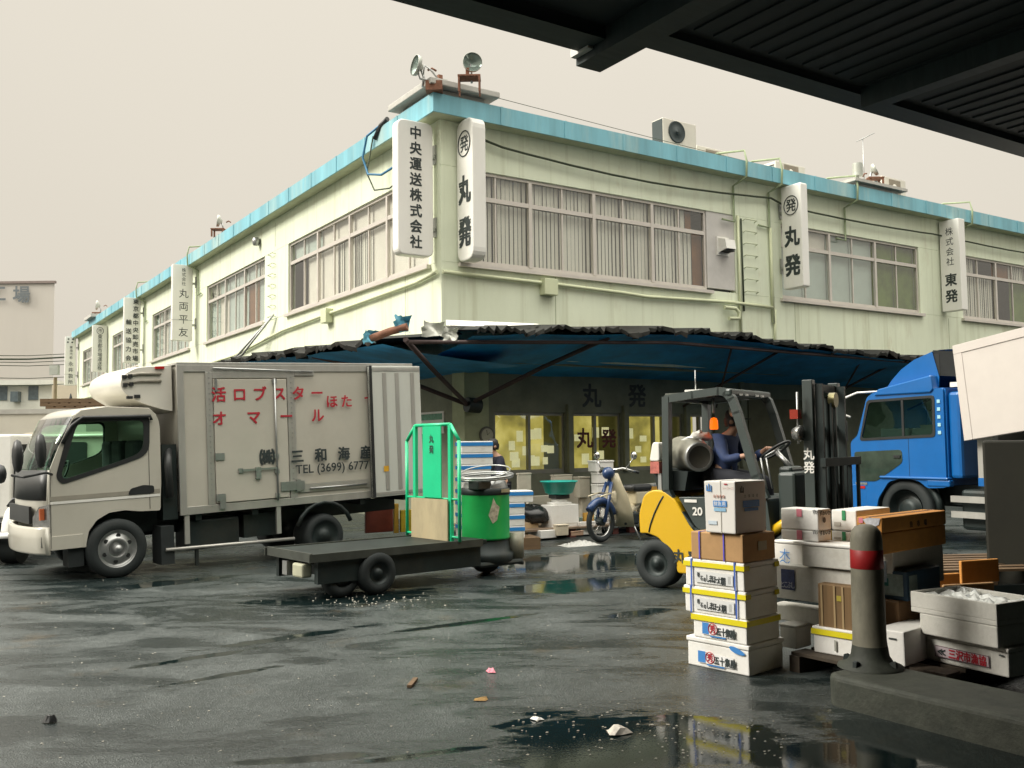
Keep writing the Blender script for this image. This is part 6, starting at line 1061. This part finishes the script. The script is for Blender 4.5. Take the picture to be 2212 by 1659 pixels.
# clock, notices
ck = thing('wall_clock', 'round pale wall clock on the dark office pillar', 'clock', P0 + BD*1.49 + AD*.985 + Vector((0, 0, 1.70)), YAW)
MB().lathe([(0, .02), (.13, .02), (.145, .03), (.16, .02), (.165, 0)], (0, 0, 0), (0, -1, 0), 0, 24).build('clock_case', M('clock_rim', (.12, .12, .10), .5), ck); MB().lathe([(0, .024), (.128, .024)], (0, 0, 0), (0, -1, 0), 0, 24, False).build('clock_face', M('clock_face', (.42, .42, .32), .5), ck)
MB().bar((0, -.027, 0), (.05, -.027, .05), .012, .003).bar((0, -.027, 0), (-.02, -.027, .10), .008, .003).build('clock_hand', INK, ck)
nb = thing('notice_board', 'white notice board with green and blue printing behind the green frame', 'notice', P0, YAW)
a0 = at(930, 920, 17.3); s0_ = (a0-P0).dot(AD)
MB().box(R_-.02, R_-.003, 1.9, 3.0, 1.75, 2.18).build('board', FOAM, nb); MB().box(R_-.024, R_-.0205, 1.95, 2.95, 2.02, 2.14).build('green_band', M('band_green', (.12, .30, .20), .6, var=.4, sc=12), nb); MB().box(R_-.024, R_-.0205, 2.1, 2.7, 1.80, 1.95).build('blue_band', M('band_blue', (.30, .40, .50), .6, var=.4, sc=12), nb)
# ================================================================ people
SKIN = M('skin', (.42, .24, .16), .55, var=.06); NAVY = M('jacket_navy', (.018, .035, .10), .75, var=.35, sc=6, bump=.3); NAVD = M('jacket_dark', (.012, .014, .03), .8, var=.3); TRO = M('trousers_dark', (.02, .022, .03), .85); HAIR = M('hair_black', (.012, .010, .009), .6); CAPM = M('cap_black', (.012, .013, .013), .8)
def skinmesh(name, verts, edges, mat, parent, root=0, sub=2):
    me = bpy.data.meshes.new(name); me.from_pydata([v[:3] for v in verts], edges, []); me.materials.append(mat)
    o = bpy.data.objects.new(name, me); C.objects.link(o); o.parent = parent
    sm = o.modifiers.new('skin', 'SKIN'); sm.use_smooth_shade = True
    for i, v in enumerate(verts):
        r = v[3]; sv = me.skin_vertices[0].data[i]; sv.radius = (r, r) if not isinstance(r, tuple) else r; sv.use_root = (i == root)
    ss = o.modifiers.new('sub', 'SUBSURF'); ss.levels = sub; ss.render_levels = sub; return o
def chain(V, E, pts, start=None):
    prev = start
    for p in pts:
        V.append(p); i = len(V)-1
        if prev is not None: E.append((prev, i))
        prev = i
    return prev
def hand(V, E, wrist, d, up, s=1.0, curl=.6):
    # palm and five fingers rooted in the palm; d = hand direction, up = back of the hand
    d = Vector(d).normalized(); up = Vector(up).normalized(); sd = d.cross(up).normalized(); W = Vector(V[wrist][:3])
    p = W+d*.05*s; ip = chain(V, E, [(*p, .030*s)], wrist)
    for k_, (o_, ln) in enumerate(((-.030, .062), (-.010, .074), (.010, .070), (.029, .054))):
        b = p+sd*o_*s+d*.035*s; m_ = b+(d*math.cos(curl)-up*math.sin(curl))*ln*.5*s; t_ = m_+(d*math.cos(curl*2.4)-up*math.sin(curl*2.4))*ln*.5*s; chain(V, E, [(*b, .010*s), (*m_, .009*s), (*t_, .007*s)], ip)
    tb_ = p-sd*.032*s+d*.0; chain(V, E, [(*tb_, .012*s), (*(tb_+(d*.6-sd*.5-up*.4)*.035*s), .010*s), (*(tb_+(d*.9-sd*.3-up*.9)*.055*s), .008*s)], ip)
def person(label, loc, rz, pose):
    # pose: joints in metres, +x is where the person faces, +y the left
    t = thing('person', label, 'person', loc, rz); J = {k: Vector(v) for k, v in pose.items()}
    V, E = [], []
    pel = chain(V, E, [(*J['pelvis'], .10)]); ch = chain(V, E, [(*(J['pelvis']*.5+J['chest']*.5), .105), (*J['chest'], .11)], pel); nk = chain(V, E, [(*J['neck'], .05)], ch)
    f = J['face'].normalized(); hc = J['head']
    chain(V, E, [(*(hc-Vector((0, 0, .055))+f*.012), (.060, .058)), (*hc, (.078, .085)), (*(hc+Vector((0, 0, .06))-f*.006), (.070, .080)), (*(hc+Vector((0, 0, .10))-f*.008), .035)], nk)
    for s in 'LR':
        sh = chain(V, E, [(*J['sh'+s], .052)], ch); wr = chain(V, E, [(*J['el'+s], .040), (*J['wr'+s], .028)], sh); hand(V, E, wr, J['wr'+s]-J['el'+s], J.get('hu'+s, Vector((0, 0, 1))))
        hp = chain(V, E, [(*J['hp'+s], .085)], pel); chain(V, E, [(*J['kn'+s], .058), (*J['an'+s], .040), (*(J['an'+s]+J.get('toe', Vector((.12, 0, -.04)))), .036)], hp)
    skinmesh('body', V, E, SKIN, t)
    V, E = [], []
    a = chain(V, E, [(*(J['pelvis']+Vector((.01, 0, -.10))), .15), (*(J['pelvis']*.5+J['chest']*.5), .135), (*J['chest'], .145), (*(J['neck']-Vector((0, 0, .045))), .075)])
    for s in 'LR': chain(V, E, [(*J['sh'+s], .075), (*J['el'+s], .060), (*(J['wr'+s]*.9+J['el'+s]*.1), .048)], 2)
    skinmesh('jacket', V, E, NAVY if 'forklift' in label else NAVD, t)
    V, E = [], []
    chain(V, E, [(*J['pelvis'], .115)])
    for s in 'LR': chain(V, E, [(*J['hp'+s], .098), (*J['kn'+s], .072), (*(J['an'+s]+Vector((0, 0, .06))), .058)], 0)
    skinmesh('trousers', V, E, TRO, t)
    for s in 'LR': MB().box(-.09, .17, -.045, .045, -.07, .05, 0, lambda x, y, z, q=J['an'+s]: (x+q.x, y+q.y, z+q.z)).build('boot', BLACKP, t, bevel=.03)
    sd = Vector((0, 0, 1)).cross(f).normalized()
    for k_ in (-1, 1): MB().lathe([(0, .012), (.010, .006), (.012, 0), (0, -.004)], hc+f*.082+sd*.03*k_+Vector((0, 0, .012)), f, 0, 8).build('eye', INK, t); MB().lathe([(0, .01), (.018, .008), (.026, 0), (.02, -.01), (0, -.012)], hc+sd*.083*k_-f*.008, sd*k_, 0, 10).build('ear', SKIN, t)
    MB().tube([hc+f*.085+Vector((0, 0, .015)), hc+f*.104-Vector((0, 0, .018)), hc+f*.088-Vector((0, 0, .022))], [.008, .013, .008], 0, 8).build('nose', SKIN, t); MB().tube([hc+f*.082+sd*.022-Vector((0, 0, .046)), hc+f*.088-Vector((0, 0, .046)), hc+f*.082-sd*.022-Vector((0, 0, .046))], .005, 0, 6).build('mouth', M('lip', (.30, .13, .10), .6), t)
    hm = MB(); rs = [(1.0, .0), (.98, .04), (.85, .08), (.55, .105), (0, .115)]; hm.lathe([(.090*r, z) for r, z in rs], hc+Vector((0, 0, .015))-f*.012, (0, 0, 1), 0, 18); hm.lathe([(.075, -.05), (.088, 0), (.086, .04)], hc+Vector((0, 0, .0))-f*.026, (0, 0, 1), 0, 18)
    hm.build('hair', HAIR, t); return t, hc, f
# forklift driver, seated, looking towards the mast
Mf = Matrix.Translation((1.5, 10.05, 0)) @ Matrix.Rotation(math.atan2(-.6, .8), 4, 'Z')
dl = Mf @ Vector((.55, .50, 0))
t, hc, f = person('person in navy jacket and black cap driving the forklift, both hands forward', dl, math.atan2(-.6, .8), dict(pelvis=(0, 0, 1.17), chest=(.06, 0, 1.50), neck=(.10, 0, 1.62), head=(.15, 0, 1.735), face=(1, .1, -.12),
    shL=(.06, .19, 1.555), elL=(.22, .26, 1.32), wrL=(.42, .12, 1.43), shR=(.06, -.19, 1.555), elR=(.16, -.28, 1.33), wrR=(.36, -.26, 1.38), hpL=(.03, .10, 1.16), hpR=(.03, -.10, 1.16), knL=(.44, .13, 1.12), knR=(.44, -.13, 1.12), anL=(.46, .13, .64), anR=(.46, -.13, .64)))
MB().lathe([(.097, 0), (.098, .05), (.085, .085), (.05, .105), (0, .11)], hc+Vector((0, 0, .035)), (0, 0, 1), 0, 20).lathe([(0, .0), (.075, .0), (.08, .008), (0, .010)], hc+f*.10+Vector((0, 0, .038)), (0, 0, 1), 0, 16).build('cap', CAPM, t)
# porter behind the striped stack
pp = at(1084, 1000, 14.45); pp.z = 0
t, hc, f = person('person in dark jacket standing behind the tall blue-banded foam stack', pp, math.radians(195), dict(pelvis=(0, 0, .86), chest=(.05, 0, 1.22), neck=(.10, 0, 1.37), head=(.15, 0, 1.49), face=(1, .25, -.2),
    shL=(.05, .19, 1.30), elL=(.16, .25, 1.03), wrL=(.36, .16, .96), shR=(.05, -.19, 1.30), elR=(.14, -.25, 1.03), wrR=(.34, -.16, .95), hpL=(0, .10, .85), hpR=(0, -.10, .85), knL=(.04, .12, .46), knR=(.02, -.12, .46), anL=(0, .13, .08), anR=(-.03, -.13, .08)))
# ================================================================ litter
def scrap(name, label, cat, px_, py_, sz, mat, seed, flat=.25):
    r9 = random.Random(seed); m = MB(); n = 9; nv = [(math.cos(2*math.pi*i/n)*sz*r9.uniform(.6, 1.2), math.sin(2*math.pi*i/n)*sz*.7*r9.uniform(.6, 1.2), r9.uniform(0, .2)*sz*flat) for i in range(n)]
    m.add([(0, 0, sz*flat)]+nv+[(x*.55, y*.55, sz*flat*r9.uniform(.5, 1.4)) for x, y, z in nv], [(1+i, 1+(i+1) % n, n+1+(i+1) % n, n+1+i) for i in range(n)]+[(0, n+1+i, n+1+(i+1) % n) for i in range(n)])
    o = tag(m.build(name, mat, None), label, cat); o.location = G(px_, py_)+Vector((0, 0, .004)); o.rotation_euler[2] = seed; return o
scrap('paper_scrap', 'crumpled pale paper scrap lying in the big puddle', 'litter', 1338, 1582, .09, M('wet_paper', (.52, .48, .42), .7, var=.3, sc=20), 1, .35)
scrap('paper_scrap', 'small pinkish scrap on the open asphalt', 'litter', 1060, 1452, .05, PINK, 2, .4); scrap('rubbish_lump', 'small dark lump with pale top on the asphalt, lower left', 'litter', 108, 1560, .05, BLACKP, 3, .6); scrap('leaf_scrap', 'flat orange-brown leaf on the asphalt', 'litter', 1040, 1512, .06, M('leaf_brown', (.25, .14, .03), .7), 4, .1)
tag(MB().bar(G(884, 1487)+Vector((0, 0, .012)), G(898, 1470)+Vector((0, 0, .012)), .03, .016).build('wood_chip', WOOD), 'splinter of wood on the asphalt near the photo centre', 'litter')
scrap('foam_scrap', 'white foam fragment beside the truck front tyre', 'litter', 232, 1232, .09, FOAM, 5, .7); scrap('paper_scrap', 'tiny pale scrap at the puddle edge', 'litter', 1160, 1555, .04, FOAM, 6, .3)
dm = MB(); r10 = random.Random(12)
def speck(px_, py_, s):
    c = G(px_, py_); dm.add([(c.x-s, c.y-s*.5, .004), (c.x+s*.7, c.y-s*.6, .003), (c.x+s, c.y+s*.5, .005), (c.x-s*.4, c.y+s*.7, .004), (c.x, c.y, .004+s*.5)], [(0, 1, 4), (1, 2, 4), (2, 3, 4), (3, 0, 4)])
for k_ in range(70): speck(r10.gauss(800, 65), r10.gauss(1294, 9), r10.uniform(.004, .012))
for k_ in range(90): speck(r10.uniform(1400, 1700), r10.uniform(1545, 1640), r10.uniform(.003, .009))
for k_ in range(200): speck(r10.uniform(0, 1500), r10.uniform(1250, 1650), r10.uniform(.003, .008))
for k_ in range(60): speck(r10.uniform(1100, 1480), r10.uniform(1520, 1640), r10.uniform(.003, .010))
o = dm.build('foam_crumbs', M('crumb', (.42, .40, .34), .8, var=.3)); o['kind'] = 'stuff'
